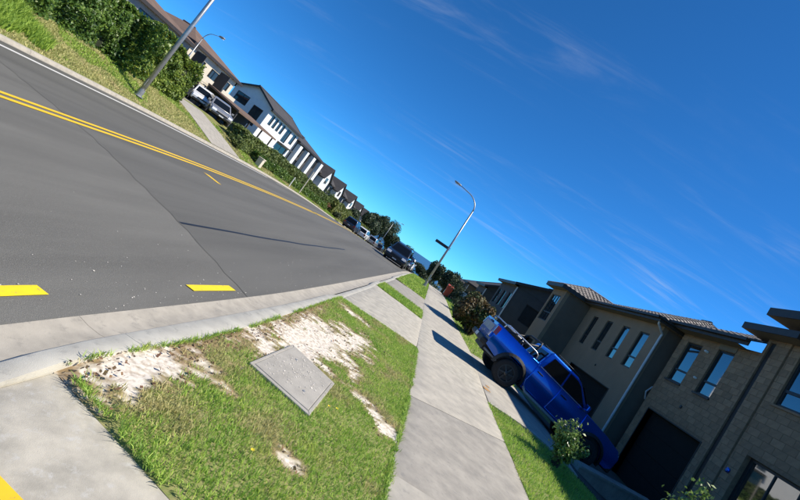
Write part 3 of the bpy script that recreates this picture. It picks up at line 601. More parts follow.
# ------------------------------------------------------------------ foliage
def leaf_cloud(P, N, size, asp=0.55, tilt=0.9):
    """leaf quads at P roughly facing N"""
    n = len(P); Nn = N + RNG.normal(0, tilt, (n, 3)); Nn /= np.linalg.norm(Nn, axis=1, keepdims=True)
    Rr = RNG.normal(0, 1, (n, 3)); T = np.cross(Nn, Rr); T /= np.linalg.norm(T, axis=1, keepdims=True); Bt = np.cross(Nn, T)
    s = (size*RNG.uniform(0.6, 1.35, n))[:, None]; V = np.stack([P-T*s, P-Bt*s*asp+T*s*.1+Nn*s*.12, P+T*s, P+Bt*s*asp+T*s*.1+Nn*s*.12], 1).reshape(-1, 3)
    k = np.arange(n)*4; return V, np.stack([k, k+1, k+2, k+3], -1)
def hedge(name, label, cat, xf, y0, y1, th, zb, zh, nleaf, size, m, group=None, lump=0.25, seed=0):
    """a clipped hedge: xf(y) = x of its street face, th = depth, zh(y) = height"""
    loc = (float(xf((y0+y1)/2))-th/2, (y0+y1)/2, float(zb((y0+y1)/2))); root = thing(name, label, cat, loc, group=group)
    n = nleaf; w_ = [zh(.5*(y0+y1))*(y1-y0), th*(y1-y0), th*zh(.5*(y0+y1))*1.2]; w_ = np.array(w_)/sum(w_); which = RNG.choice(3, n, p=w_)
    y = RNG.uniform(y0, y1, n); tt = RNG.uniform(0, 1, n); hh = np.vectorize(lambda v: zh(v))(y); P = np.zeros((n, 3)); Nn = np.zeros((n, 3)); xfv = np.vectorize(lambda v: float(xf(v)))(y); zbv = np.vectorize(lambda v: float(zb(v)))(y)
    f = which == 0; P[f] = np.stack([xfv[f], y[f], zbv[f]+tt[f]*hh[f]], -1); Nn[f] = (1, 0, .15)
    f = which == 1; P[f] = np.stack([xfv[f]-tt[f]*th, y[f], zbv[f]+hh[f]], -1); Nn[f] = (0.1, 0, 1)
    f = which == 2; e = RNG.integers(0, 2, n); ye = np.where(e == 0, y0, y1); P[f] = np.stack([xfv[f]-RNG.uniform(0, 1, f.sum())*th, ye[f], zbv[f]+tt[f]*hh[f]], -1); Nn[f] = np.stack([0*ye[f], np.where(e[f] == 0, -1, 1), 0.15+0*ye[f]], -1)
    d = (fbm(P[:, 1]*1.3+P[:, 0]*.9, P[:, 2]*1.5+P[:, 0]*.7, seed, 4)-.5)*lump*3.2 + (fbm(P[:, 1]*.35, P[:, 2]*.4+P[:, 0]*.3, seed+5, 2)-.5)*lump*2.0
    rnd = np.clip((P[:, 2]-zbv)/np.maximum(hh, .1), 0, 1); rel = np.clip((rnd-.72)/.28, 0, 1)**2; P[:, 0] -= np.where(which == 0, rel*.35*th*.5, 0)
    P += Nn*(d - RNG.exponential(.09, n))[:, None]
    V, Fq = leaf_cloud(P, Nn, size); o = link('foliage', npmesh('foliage', V-np.array(loc), Fq), m, root)
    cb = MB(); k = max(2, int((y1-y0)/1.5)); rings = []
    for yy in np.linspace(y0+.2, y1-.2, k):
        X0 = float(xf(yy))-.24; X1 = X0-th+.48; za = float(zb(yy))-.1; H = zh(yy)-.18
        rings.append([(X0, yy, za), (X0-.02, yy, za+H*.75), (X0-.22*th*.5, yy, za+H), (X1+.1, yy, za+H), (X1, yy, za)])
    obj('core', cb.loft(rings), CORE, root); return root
def crown(P0, rad, n, size, m, parent, seed=0, name='crown', flat=1.0, hollow=0.35):
    """leaf-sized faces through a lumpy volume made of several clumps"""
    cl_ = []; rs = np.random.default_rng(seed+100); k = max(6, int(10*flat))
    for i in range(k):
        a = rs.uniform(0, 2*np.pi); e = rs.uniform(-.5, 1.0); rr = rs.uniform(.25, .75); cl_.append((P0[0]+rad[0]*rr*math.cos(a)*math.cos(e), P0[1]+rad[1]*rr*math.sin(a)*math.cos(e), P0[2]+rad[2]*rr*math.sin(e), rs.uniform(.32, .55)))
    cl_.append((P0[0], P0[1], P0[2], .6)); idx = RNG.integers(0, len(cl_), n); C_ = np.array(cl_)[idx]
    D = RNG.normal(0, 1, (n, 3)); D /= np.linalg.norm(D, axis=1, keepdims=True); rr = (hollow+(1-hollow)*RNG.uniform(0, 1, n)**.5)[:, None]
    nz_ = 0.75+0.5*fbm(D[:, 0]*2+idx*3.7, D[:, 1]*2+D[:, 2]*2, seed, 3)[:, None]
    P = C_[:, :3] + D*rr*nz_*C_[:, 3:4]*np.array(rad); V, F = leaf_cloud(P, D+np.array([0, 0, .3]), size)
    return link(name, npmesh(name, V-np.array(origin(parent)), F), m, parent)
def tree(name, label, x, y, H, rad, n, size, m, seed, cat='tree', group=None, z=None, th=None, crown_c=.52):
    rad = (rad[0]*1.12, rad[1]*1.12, max(rad[2], H*.47)); n = int(n*1.5)
    z = float(zt(x, y)) if z is None else z; root = thing(name, label, cat, (x, y, z), group=group); r0 = th or H*.03
    tr = MB().tube([(x, y, z-.1), (x+.02*H, y, z+H*.3), (x-.01*H, y+.02*H, z+H*.6), (x, y, z+H*.8)], [r0, r0*.75, r0*.5, r0*.2], 8)
    rs = random.Random(seed)
    for k in range(6):
        a = rs.uniform(0, 6.28); h0 = H*rs.uniform(.25, .55); L = rs.uniform(.5, .9)
        tr.tube([(x, y, z+h0), (x+rad[0]*.4*L*math.cos(a), y+rad[1]*.4*L*math.sin(a), z+h0+H*.12), (x+rad[0]*.8*L*math.cos(a), y+rad[1]*.8*L*math.sin(a), z+h0+H*.25)], [r0*.5, r0*.3, r0*.1], 6)
    obj('trunk', tr, BARK, root, smooth=True); crown((x, y, z+H*crown_c), rad, n, size, m, root, seed); return root
ztf = lambda x, y: float(zt(x, y))
HX = lambda y: float(XK(y))-0.2-BANK
hedge('hedge', 'tall dense dark green hedge on the far bank behind the near lamp post', 'hedge', HX, 3.5, 18.4, 2.2, lambda y: 0.9, lambda y: float(np.interp(y, [3, 9, 13, 16, 20, 22.6], [2.6, 2.6, 2.35, 2.3, 2.45, 2.2])), 78000, 0.085, HEDGE, lump=.30, seed=4)
hedge('hedge', 'yellowish green leafy hedge end beside the lamp post and far driveway', 'hedge', lambda y: HX(y)+.12, 18.0, 23.1, 2.3, lambda y: 0.9, lambda y: float(np.interp(y, [18, 20, 23.1], [2.3, 2.6, 2.3])), 26000, 0.085, HEDGE4, lump=.32, seed=6)
hedge('hedge', 'clipped olive green hedge running down the far side below the white house', 'hedge', lambda y: HX(y)+1.0, 29.6, 57, 1.5, lambda y: ztf(HX(y)+.8, y), lambda y: float(np.interp(y, [30, 34, 45, 57], [1.35, 1.35, 1.45, 1.6])), 42000, 0.10, HEDGE2, lump=.16, seed=14)
hedge('hedge', 'pale yellow green hedge block beyond the olive hedge', 'hedge', lambda y: HX(y)+1.2, 58.5, 70, 1.6, lambda y: ztf(HX(y)+.8, y), lambda y: 1.9, 9000, 0.14, HEDGE3, lump=.2, seed=24)
hedge('hedge', 'yellow green hedge block farthest down the far side', 'hedge', lambda y: HX(y)+1.2, 80, 92, 1.6, lambda y: ztf(HX(y)+.8, y), lambda y: 2.0, 7000, 0.16, HEDGE3, lump=.2, seed=34)
hedge('hedge', 'dark low hedge row in front of the olive hedge', 'hedge', lambda y: HX(y)+1.75, 31.5, 54, .7, lambda y: ztf(HX(y)+1.3, y), lambda y: .62, 15000, 0.08, HEDGE, lump=.12, seed=44)

# ------------------------------------------------------------------ street lamps and posts
def lamp(label, x, y, H, arm, dirx=-1, r=0.075, sign=False, top_bend=1.2, slant=0.0, headlen=.7, group='street lamps', m=GALV):
    z = ztf(x, y); root = thing('street_lamp', label, 'street lamp', (x, y, z), group=group)
    hb = H-top_bend
    pts = [(x, y, z-.3), (x+slant*.5, y, z+hb*.5), (x+slant, y, z+hb)]; rad = [r, r*.82, r*.62]
    obj('pole', MB().tube(pts, rad, 14), m, root, smooth=True)
    ap = []
    for k in range(9):
        t = k/8*math.pi/2*.93; ap.append((x+slant+dirx*(arm*.62)*(1-math.cos(t)), y, z+hb+top_bend*.93*math.sin(t)))
    e = ap[-1]; ap.append((e[0]+dirx*arm*.38, y, e[2]+.10)); e = ap[-1]
    obj('arm', MB().tube(ap, [r*.60-.0022*k*r/.075 for k in range(10)], 12), m, root, smooth=True)
    hd = MB(); rings = []
    for s, w_, h_ in ((0, .06, .05), (.12, .11, .075), (.5, .15, .075), (.9, .13, .05), (1.0, .06, .03)):
        cx = e[0]+dirx*s*headlen; rings.append([(cx, y+w_*math.cos(a), e[2]+.0+.06*s+h_*math.sin(a)*(.8 if math.sin(a) < 0 else 1)) for a in [k*math.pi/5 for k in range(10)]])
    lh = obj('lamp_head', hd.loft(rings), GREYMET, root, smooth=True)
    obj('lens', MB().box(min(e[0]+dirx*.2*headlen, e[0]+dirx*.85*headlen), max(e[0]+dirx*.2*headlen, e[0]+dirx*.85*headlen), y-.09, y+.09, e[2]-.045, e[2]-.028), CLEARL, lh)
    obj('base_plate', MB().lathe([(r*2.0, 0), (r*2.0, .03), (r*1.25, .05), (r*1.2, .35)], 'z', 14, (x, y, z)), m, root)
    obj('hatch', MB().box(x-.04, x+.04, y-r*1.16, y-r*.85, z+.55, z+.9), m, root)
    if sign:
        sz = z+3.0; s = obj('street_name_sign', MB().box(x-1.08, x-.09, y-.02, y+.02, sz-.10, sz+.10), BLACKM, root, bevel=.01)
        obj('sign_border', MB().box(x-1.05, x-.12, y-.026, y-.021, sz+.075, sz+.085).box(x-1.05, x-.12, y-.026, y-.021, sz-.085, sz-.075), GREYMET, s)
        obj('bracket', MB().box(x-.10, x+.075, y-.03, y+.03, sz-.08, sz-.03).box(x-.10, x+.075, y-.03, y+.03, sz+.03, sz+.08), GALV, root)
    return root
lamp('tall street lamp with curved arm and black name sign beside the footpath', 0.15, 29.0, 7.0, 1.75, -1, .085, True, 1.0, -.10, .55)
lamp('thick galvanised lamp post on the far bank in front of the tall hedge', float(XK(18.2))-.95, 18.2, 9.0, 2.2, 1, .115, False, 1.3)
lamp('thin street lamp rising between the tall hedge and the brown roofed flats', -20.6, 25.9, 4.5, .9, 1, .05, False, .7, headlen=.4)
lamp('distant street lamp among the far trees beyond the parked cars', -12.5, 92, 7.5, 1.6, 1, .07, False, 1.0)
def post(name, label, cat, x, y, h, r, m, cap=True):
    z = ztf(x, y); root = thing(name, label, cat, (x, y, z))
    obj('shaft', MB().tube([(x, y, z-.2), (x, y, z+h)], r, 10), m, root, smooth=False)
    obj('cap', MB().lathe([(r*1.15, 0), (r*1.15, .03), (r*.5, .06)], 'z', 10, (x, y, z+h)), m, root); return root
post('sign_post', 'slim pale post standing on the kerb before the olive hedge', 'post', float(XK(41))-.35, 41.0, 2.5, .05, CREAMW)
post('marker_post', 'short white marker post at the foot of the olive hedge', 'post', float(XK(39))-.45, 38.2, .95, .05, FRAMEW)
cx, cy = float(XK(31.5))-.75, 31.6; cz = ztf(cx, cy)
pb = thing('utility_pillar', 'squat cream utility pillar on the bank by the far driveway', 'utility box', (cx, cy, cz))
obj('cabinet', MB().box(cx-.22, cx+.22, cy-.2, cy+.2, cz-.1, cz+.62), CREAMW, pb, bevel=.03); obj('lid', MB().box(cx-.25, cx+.25, cy-.23, cy+.23, cz+.62, cz+.70), CREAMW, pb, bevel=.02)
# far side driveway
fd = MB(); 
for a in np.linspace(24.0, 27.7, 8)[:-1]:
    for b in np.linspace(0, 12, 13)[:-1]:
        q = []
        for (da, db) in ((0, 0), (.528, 0), (.528, 1), (0, 1)):
            yy = a+da+ (b+db)*.0; xx = float(XK(yy))-.23-(b+db); q.append((xx, yy, ztf(xx, yy)+.02))
        fd.add(q, [(0, 1, 2, 3)])
tag(obj('far_driveway', fd, CONC3), 'pale concrete driveway between the hedges on the far side', kind='structure')

# ------------------------------------------------------------------ buildings
def rect_minus(u0, u1, z0, z1, holes):
    us = sorted({u0, u1, *[min(max(h[0], u0), u1) for h in holes], *[min(max(h[1], u0), u1) for h in holes]}); zz_ = sorted({z0, z1, *[min(max(h[2], z0), z1) for h in holes], *[min(max(h[3], z0), z1) for h in holes]})
    out = []
    for i in range(len(us)-1):
        for j in range(len(zz_)-1):
            cu_, cz_ = (us[i]+us[i+1])/2, (zz_[j]+zz_[j+1])/2
            if not any(h[0] < cu_ < h[1] and h[2] < cz_ < h[3] for h in holes): out.append((us[i], us[i+1], zz_[j], zz_[j+1]))
    return out
class Face:
    """a wall plane: axis 'x' (plane x=c, u runs along y) or 'y' (plane y=c, u runs along x); o = outward sign"""
    def __init__(s, axis, c, o): s.a, s.c, s.o = axis, c, o
    def box(s, mb, u0, u1, z0, z1, d0, d1):      # d measured outwards from the plane
        a, b = sorted((s.c+s.o*d0, s.c+s.o*d1))
        return mb.box(a, b, u0, u1, z0, z1) if s.a == 'x' else mb.box(u0, u1, a, b, z0, z1)
def window(F, u0, u1, z0, z1, parent, transom=None, mull=0, fm=FRAME, gm=GLASS, sill=None, fw=.05, rec=.07, name='window'):
    mb = MB(); F.box(mb, u0, u1, z0, z0+fw, -rec-.05, -rec+.01); F.box(mb, u0, u1, z1-fw, z1, -rec-.05, -rec+.01)
    F.box(mb, u0, u0+fw, z0+fw, z1-fw, -rec-.05, -rec+.01); F.box(mb, u1-fw, u1, z0+fw, z1-fw, -rec-.05, -rec+.01)
    w_ = obj(name, mb, fm, parent); zc = [z0+fw, z1-fw]
    if transom: mb2 = MB(); F.box(mb2, u0+fw, u1-fw, transom-fw*.6, transom+fw*.6, -rec-.05, -rec+.012); zc = [z0+fw, transom-fw*.6, transom+fw*.6, z1-fw]; obj('transom', mb2, fm, w_)
    uc = np.linspace(u0+fw, u1-fw, mull+2)
    for k in range(0, len(zc), 2):
        for j in range(mull+1):
            p = MB(); F.box(p, uc[j]+(.018 if j else 0), uc[j+1]-(.018 if j < mull else 0), zc[k], zc[k+1], -rec-.035, -rec-.02); obj('pane', p, gm, w_)
            if j: q = MB(); F.box(q, uc[j]-.018, uc[j]+.018, zc[k], zc[k+1], -rec-.05, -rec+.008); obj('mullion', q, fm, w_)
    if sill: q = MB(); F.box(q, u0-.04, u1+.04, z0-.06, z0, -.05, .05); obj('sill', q, sill, w_)
    rv = MB(); F.box(rv, u0, u1, z0, z1, -rec-.2, -rec-.06); obj('reveal', rv, DARKPAN, w_); return w_
def wall(F, u0, u1, z0, z1, holes, m, parent, th=.2, name='wall'):
    mb = MB()
    for a, b, c, d in rect_minus(u0, u1, z0, z1, holes): F.box(mb, a, b, c, d, -th, 0)
    return obj(name, mb, m, parent)
BRK = {}
def bricks(F, u0, u1, z0, z1, holes, parent, m=BRICK, L=.40, H=.20, j=.009, d=.008):
    """running bond of blocks proud of the mortar, each one a piece"""
    rows_ = int(math.ceil((z1-z0)/H)); cnt = 0
    for r in range(rows_):
        za = z0+r*H; zb = min(za+H-j, z1)
        if zb-za < .05: continue
        u = u0-(L/2 if r % 2 else 0)
        while u < u1:
            a, b = max(u, u0), min(u+L-j, u1); u += L
            segs = [(a, b)]
            for h in holes:
                if zb > h[2]+.02 and za < h[3]-.02:
                    ns_ = []
                    for (p, q) in segs:
                        if q <= h[0] or p >= h[1]: ns_.append((p, q)); continue
                        if p < h[0]: ns_.append((p, h[0]))
                        if q > h[1]: ns_.append((h[1], q))
                    segs = ns_
            for (p, q) in segs:
                if q-p < .04: continue
                key = (F.a, round(q-p, 3), round(zb-za, 3))
                if key not in BRK:
                    mb = MB(); hw, hh = (q-p)/2, (zb-za)/2; e = .006
                    if F.a == 'x': mb.hexa([(0,-hw,-hh),(0,hw,-hh),(0,hw,hh),(0,-hw,hh),(-d,-hw+e,-hh+e),(-d,hw-e,-hh+e),(-d,hw-e,hh-e),(-d,-hw+e,hh-e)])
                    else: mb.hexa([(-hw,0,-hh),(hw,0,-hh),(hw,0,hh),(-hw,0,hh),(-hw+e,-d,-hh+e),(hw-e,-d,-hh+e),(hw-e,-d,hh-e),(-hw+e,-d,hh-e)])
                    me = mb.mesh('brick'); me.materials.append(m); BRK[key] = me
                o = bpy.data.objects.new('brick', BRK[key]); COL.objects.link(o); o.parent = parent; og = origin(parent)
                c = (F.c+F.o*random.uniform(-.002, .002), (p+q)/2, (za+zb)/2) if F.a == 'x' else ((p+q)/2, F.c+F.o*random.uniform(-.002, .002), (za+zb)/2)
                o.location = Vector(c)-og; cnt += 1
    return cnt
def tiles(A, B, C, D, parent, m, tw=.30, tl=.36, rise=.035):
    """roof slope A-B (eave) to D-C (top): courses of rounded tiles, joined"""
    A, B, C, D = map(Vector, (A, B, C, D)); nu = max(2, int((B-A).length/tw)); nv = max(2, int(((D-A).length+(C-B).length)/2/tl)); nrm = (B-A).cross(D-A).normalized()
    if nrm.z < 0: nrm = -nrm
    vs_, fs_ = [], []
    for j in range(nv):
        v0, v1 = j/nv, (j+1)/nv
        E0, E1 = A.lerp(D, v0), B.lerp(C, v0); G0, G1 = A.lerp(D, min(1, v1+.06/nv)), B.lerp(C, min(1, v1+.06/nv))
        nuj = max(1, int((E1-E0).length/tw))
        for i in range(nuj):
            base = len(vs_)
            for (P0, P1, lift) in ((E0, E1, .045), (G0, G1, .012)):
                for s in (0, .3, .55, .8, 1.0):
                    h = {0: 0, .3: rise, .55: rise*.75, .8: -.004, 1.0: 0}[s]
                    p = P0.lerp(P1, (i+s*.97)/nuj) + nrm*(lift+h+random.uniform(-.003, .003)); vs_.append(tuple(p))
            for s in range(4): fs_.append((base+s, base+s+1, base+5+s+1, base+5+s))
            b2 = len(vs_); 
            for s in range(5): q = Vector(vs_[base+s])-nrm*.035; vs_.append(tuple(q))
            for s in range(4): fs_.append((base+s, b2+s, b2+s+1, base+s+1))
    mb = MB(); mb.add(vs_, fs_); og = origin(parent); me = bpy.data.meshes.new('roof_tiles'); me.from_pydata([tuple(Vector(v)-og) for v in mb.v], [], mb.f); me.update()
    o = link('roof_tiles', me, m, parent); o['kind'] = 'stuff'; return o
def hip_roof(x0, x1, y0, y1, ze, pitch, parent, m, fm=FASCIA, sm=SOFFIT, th=.2, gable=None, tiled=None, ridge_cap=True, tile_m=TILE, pr=None):
    """roof on the eave rectangle; gable: None hip, 'y' gables at the y ends, 'x' at the x ends"""
    ge = .5 if gable == 'y' else .03; roof = obj('roof', MB().box(x0+.03, x1-.03, y0+ge, y1-ge, ze-.03, ze-.012), sm, parent); tp_ = math.tan(R(pitch)); W, L = x1-x0, y1-y0
    boards = [(x0, x0+.03, y0, y1), (x1-.03, x1, y0, y1)] + ([] if gable == 'y' else [(x0+.03, x1-.03, y0, y0+.03), (x0+.03, x1-.03, y1-.03, y1)])
    for bx0, bx1, by0, by1 in boards: obj('fascia', MB().box(bx0, bx1, by0, by1, ze-.03, ze+th), fm, roof)
    gt = MB()
    z = ze+th-.03
    if gable == 'y' or (gable is None and L >= W):
        h = W/2*tp_; xm = (x0+x1)/2; e = 0 if gable == 'y' else W/2
        r0, r1 = (xm, y0+e, z+h), (xm, y1-e, z+h); c = [(x0, y0, z), (x1, y0, z), (x1, y1, z), (x0, y1, z)]
        S = {'-x': (c[3], c[0], r0, r1), '+x': (c[1], c[2], r1, r0), '-y': (c[0], c[1], r0), '+y': (c[2], c[3], r1)}
    else:
        h = L/2*tp_; ym = (y0+y1)/2; e = 0 if gable == 'x' else L/2
        r0, r1 = (x0+e, ym, z+h), (x1-e, ym, z+h); c = [(x0, y0, z), (x1, y0, z), (x1, y1, z), (x0, y1, z)]
        S = {'-y': (c[0], c[1], r1, r0), '+y': (c[2], c[3], r0, r1), '-x': (c[3], c[0], r0), '+x': (c[1], c[2], r1)}
    for k, q in S.items():
        if gable and len(q) == 3: continue
        mb = MB(); mb.add(q, [tuple(range(len(q)))]); lo = [(p[0], p[1], p[2]-.015) for p in q]
        obj('slope', mb, m, roof)
        if tiled and k in tiled and len(q) == 4: tiles(q[0], q[1], q[2], q[3], roof, tile_m)
        if tiled and k in tiled and len(q) == 3: tiles(q[0], q[1], q[2], q[2], roof, tile_m)
    if ridge_cap and Vector(r0) != Vector(r1):
        obj('ridge', MB().tube([Vector(r0)+Vector((0, 0, .02)), Vector(r1)+Vector((0, 0, .02))], .09, 8), tile_m if tiled else m, roof)
    return roof, r0, r1
def downpipe(pts, parent, m=PIPEW, r=.04): return obj('downpipe', MB().tube(pts, r, 8), m, parent)
def garage_door(F, u0, u1, z0, z1, parent, m=GDOOR, n=4):
    d = None
    g = MB(); F.box(g, u0, u1, z0, z1, -.26, -.22); d = obj('garage_door', g, m, parent); hgt = (z1-z0)/n
    for k in range(n): p = MB(); F.box(p, u0+.02, u1-.02, z0+k*hgt+.008, z0+(k+1)*hgt-.008, -.22, -.195); obj('door_panel', p, m, d)
    fr_ = MB(); F.box(fr_, u0-.04, u0, z0, z1+.04, -.24, .02); F.box(fr_, u1, u1+.04, z0, z1+.04, -.24, .02); F.box(fr_, u0, u1, z1, z1+.04, -.24, .02); obj('door_frame', fr_, DARKPAN, d)
    return d
def fitting(name, F, u, z, r, m, parent, depth=.05):
    mb = MB(); c = F.c+F.o*.015
    mb.lathe([(r, 0), (r, F.o*depth*.7), (r*.6, F.o*depth)], 'x', 12, (c, u, z)); return obj(name, mb, m, parent)

ZB = -0.95      # floor level of the houses below the street
# --- nearest townhouse unit with the tall dark garage door
XA = 9.5; FA = Face('x', XA, -1)
A = thing('townhouse', 'brown block townhouse with two slim windows above a black garage door', 'house', (XA, 15.4, ZB))
hA = [(13.75, 16.9, ZB, 1.72), (16.05, 16.95, 3.02, 4.62), (14.42, 15.22, 3.02, 4.68)]
wall(FA, 13.42, 17.4, ZB-.4, 4.95, hA, MORTAR, A)
bricks(FA, 13.42, 17.4, ZB, 4.92, hA, A)
obj('side_wall', MB().box(XA+.2, 17, 17.2, 17.4, ZB-.4, 4.95).box(16.8, 17, 13.42, 17.2, ZB-.4, 4.95).box(XA+.2, 16.8, 13.42, 13.5, ZB-.4, 4.95), PLASTER, A)
for h, tr in ((hA[1], 3.50), (hA[2], 3.50)): window(FA, *h, A, transom=tr, sill=FASCIA, fw=.055)
garage_door(FA, *hA[0], A)
hd = MB(); FA.box(hd, 14.40, 15.24, 4.70, 4.9, .014, .03); obj('lintel_panel', hd, SOFFIT, A)
fitting('wall_light', FA, 15.62, 4.45, .045, FRAMEW, A, .12); fitting('sensor', FA, 15.45, 3.45, .04, FRAMEW, A, .09); fitting('vent', FA, 15.35, 2.35, .06, BLACKM, A, .03)
hip_roof(XA-.5, 17.5, 13.42, 17.85, 4.92, 24, A, TILEDK, gable='y', tiled=('-x',), th=.16)
gt = MB().box(XA-.62, XA-.5, 13.42, 17.9, 5.0, 5.1); obj('gutter', gt, FASCIA, A)
# --- narrow bay with the dark full-height strip, and the taller unit beside it
Bb = thing('stair_bay', 'narrow block bay with a dark full height strip between two townhouses', 'house', (XA, 13.0, ZB)); FBb = Face('x', XA-.05, -1)
hB = [(13.08, 13.30, .25, 5.32)]
wall(FBb, 12.58, 13.41, ZB-.4, 5.45, hB, MORTAR, Bb, th=.3); bricks(FBb, 12.58, 13.41, ZB, 5.43, hB, Bb)
dp = MB(); FBb.box(dp, 13.08, 13.30, .25, 5.32, -.08, -.05); obj('dark_strip', dp, DARKPAN, Bb)
obj('side_wall', MB().box(XA+.25, 16.5, 12.58, 12.7, ZB, 5.45).box(XA+.25, 16.5, 13.3, 13.41, ZB, 5.45), PLASTER, Bb)
hip_roof(XA-.55, 16.5, 11.9, 13.98, 5.44, 12, Bb, TILEDK, th=.18)
U = thing('townhouse', 'tallest block townhouse at the frame edge with a large upper window', 'house', (XA, 9.0, ZB)); FU = Face('x', XA, -1)
hU = [(10.35, 12.22, 3.65, 5.25), (7.2, 9.0, 3.65, 5.25), (9.7, 12.12, -.9, 2.14)]
wall(FU, 2.0, 12.57, ZB-.4, 5.98, hU, MORTAR, U); bricks(FU, 8.5, 12.57, ZB, 5.96, hU, U)
obj('side_wall', MB().box(XA+.2, 17, 2.0, 2.2, ZB-.4, 5.98).box(16.8, 17, 2.2, 12.57, ZB-.4, 5.98).box(XA+.2, 16.8, 12.4, 12.57, ZB-.4, 5.98), PLASTER, U)
window(FU, *hU[0], U, transom=4.12, mull=1, sill=BRICK, fw=.07); window(FU, *hU[1], U, transom=4.12, mull=1, sill=BRICK, fw=.07)
# ground floor glazed entry, curtains inside
ent = window(FU, *hU[2], U, mull=2, fw=.08, rec=.14, gm=GLASS, name='ranch_slider')
cu_ = MB(); 
for k in range(14): FU.box(cu_, 9.85+k*.085, 9.92+k*.085, -.8, 2.0, -.172+.004*(k % 2), -.1745)
fitting('wall_lamp', FU, 12.37, 1.52, .07, BLUE, U, .05)
hip_roof(XA-.6, 17.6, 1.5, 13.25, 5.97, 20, U, TILEDK, th=.22)
# --- second townhouse, set forward
XB_ = 9.0; FB = Face('x', XB_, -1)
Bh = thing('townhouse', 'taupe plastered townhouse with four slim windows behind the blue pickup', 'house', (XB_, 22, ZB))
hBw = [(18.65, 19.5, 2.6, 4.30), (20.45, 21.2, 2.6, 4.30), (22.35, 23.1, 2.6, 4.30), (24.3, 25.0, 2.6, 4.30), (19.2, 24.2, ZB, 1.42)]
wall(FB, 17.95, 26.25, ZB-.4, 4.85, hBw, PLASTER, Bh)
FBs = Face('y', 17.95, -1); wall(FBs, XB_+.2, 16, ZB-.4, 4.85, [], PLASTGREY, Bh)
obj('side_wall', MB().box(XB_+.2, 16, 26.05, 26.25, ZB-.4, 4.85).box(15.8, 16, 18.15, 26.05, ZB-.4, 4.85), PLASTER, Bh)
for k in range(4): window(FB, *hBw[k], Bh, transom=3.12, fw=.06)
garage_door(FB, *hBw[4], Bh); fitting('vent', FB, 21.5, 2.0, .05, BLACKM, Bh, .03)
hip_roof(XB_-.5, 16.5, 17.5, 26.2, 4.80, 24.5, Bh, TILEDK, tiled=('-x', '-y'), th=.18)
obj('gutter', MB().box(XB_-.62, XB_-.5, 17.4, 26.2, 4.88, 4.98).box(XB_-.62, 14, 17.38, 17.5, 4.88, 4.98), FASCIA, Bh)
downpipe([(XB_-.45, 17.6, 4.85), (XB_-.40, 17.68, 4.7), (XB_+.02, 17.88, 4.45), (XB_+.02, 17.88, 4.2), (XB_+.02, 17.88, -.8)], Bh, r=.045)
downpipe([(XB_+.75, 17.86, 2.5), (XB_+.62, 17.86, 2.2), (XB_+.72, 17.86, 1.95), (XB_+.9, 17.86, 1.9)], Bh, r=.03)
# --- third townhouse, standing further forward
XC_ = 7.4; FC = Face('x', XC_, -1)
Ch = thing('townhouse', 'dark rendered townhouse wing with a tall twin window and lit tile roof edge', 'house', (XC_, 28, ZB))
hC = [(26.95, 28.85, 2.55, 4.4), (26.9, 28.7, ZB, 1.2)]
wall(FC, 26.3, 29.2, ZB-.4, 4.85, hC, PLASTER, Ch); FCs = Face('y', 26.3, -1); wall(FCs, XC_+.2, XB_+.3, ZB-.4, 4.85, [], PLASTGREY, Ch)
obj('side_wall', MB().box(XC_+.2, 15, 29.0, 29.2, ZB-.4, 4.85), PLASTER, Ch)
cb_ = MB().box(XC_-.012, XC_+.0, 26.29, 26.36, ZB, 4.8); obj('corner_bead', cb_, SOFFIT, Ch)
window(FC, *hC[0], Ch, transom=3.15, mull=2, fw=.06); garage_door(FC, *hC[1], Ch)
hip_roof(XC_-.5, 15.5, 25.95, 29.75, 4.80, 24.5, Ch, TILEDK, tiled=('-x', '-y'), th=.2, gable=None)

# --- low wall before the garage, planted shrubs
lw = thing('garden_wall', 'low grey concrete wall in the shade before the black garage door', 'wall', (6.2, 11.2, -.5))
lp0, lp1 = Vector((5.0, 10.15, 0)), Vector((8.6, 12.9, 0)); dd = (lp1-lp0).normalized(); nn_ = Vector((-dd.y, dd.x, 0))*.11
obj('wall_body', MB().hexa([lp0-nn_+Vector((0, 0, -1.1)), lp1-nn_+Vector((0, 0, -1.4)), lp1+nn_+Vector((0, 0, -1.4)), lp0+nn_+Vector((0, 0, -1.1)), lp0-nn_+Vector((0, 0, -.24)), lp1-nn_+Vector((0, 0, -.45)), lp1+nn_+Vector((0, 0, -.45)), lp0+nn_+Vector((0, 0, -.24))]), CONC3, lw)
nn2 = nn_*1.35
obj('coping', MB().hexa([lp0-nn2+Vector((0, 0, -.24)), lp1-nn2+Vector((0, 0, -.45)), lp1+nn2+Vector((0, 0, -.45)), lp0+nn2+Vector((0, 0, -.24)), lp0-nn2+Vector((0, 0, -.19)), lp1-nn2+Vector((0, 0, -.40)), lp1+nn2+Vector((0, 0, -.40)), lp0+nn2+Vector((0, 0, -.19))]), CONC3, lw)
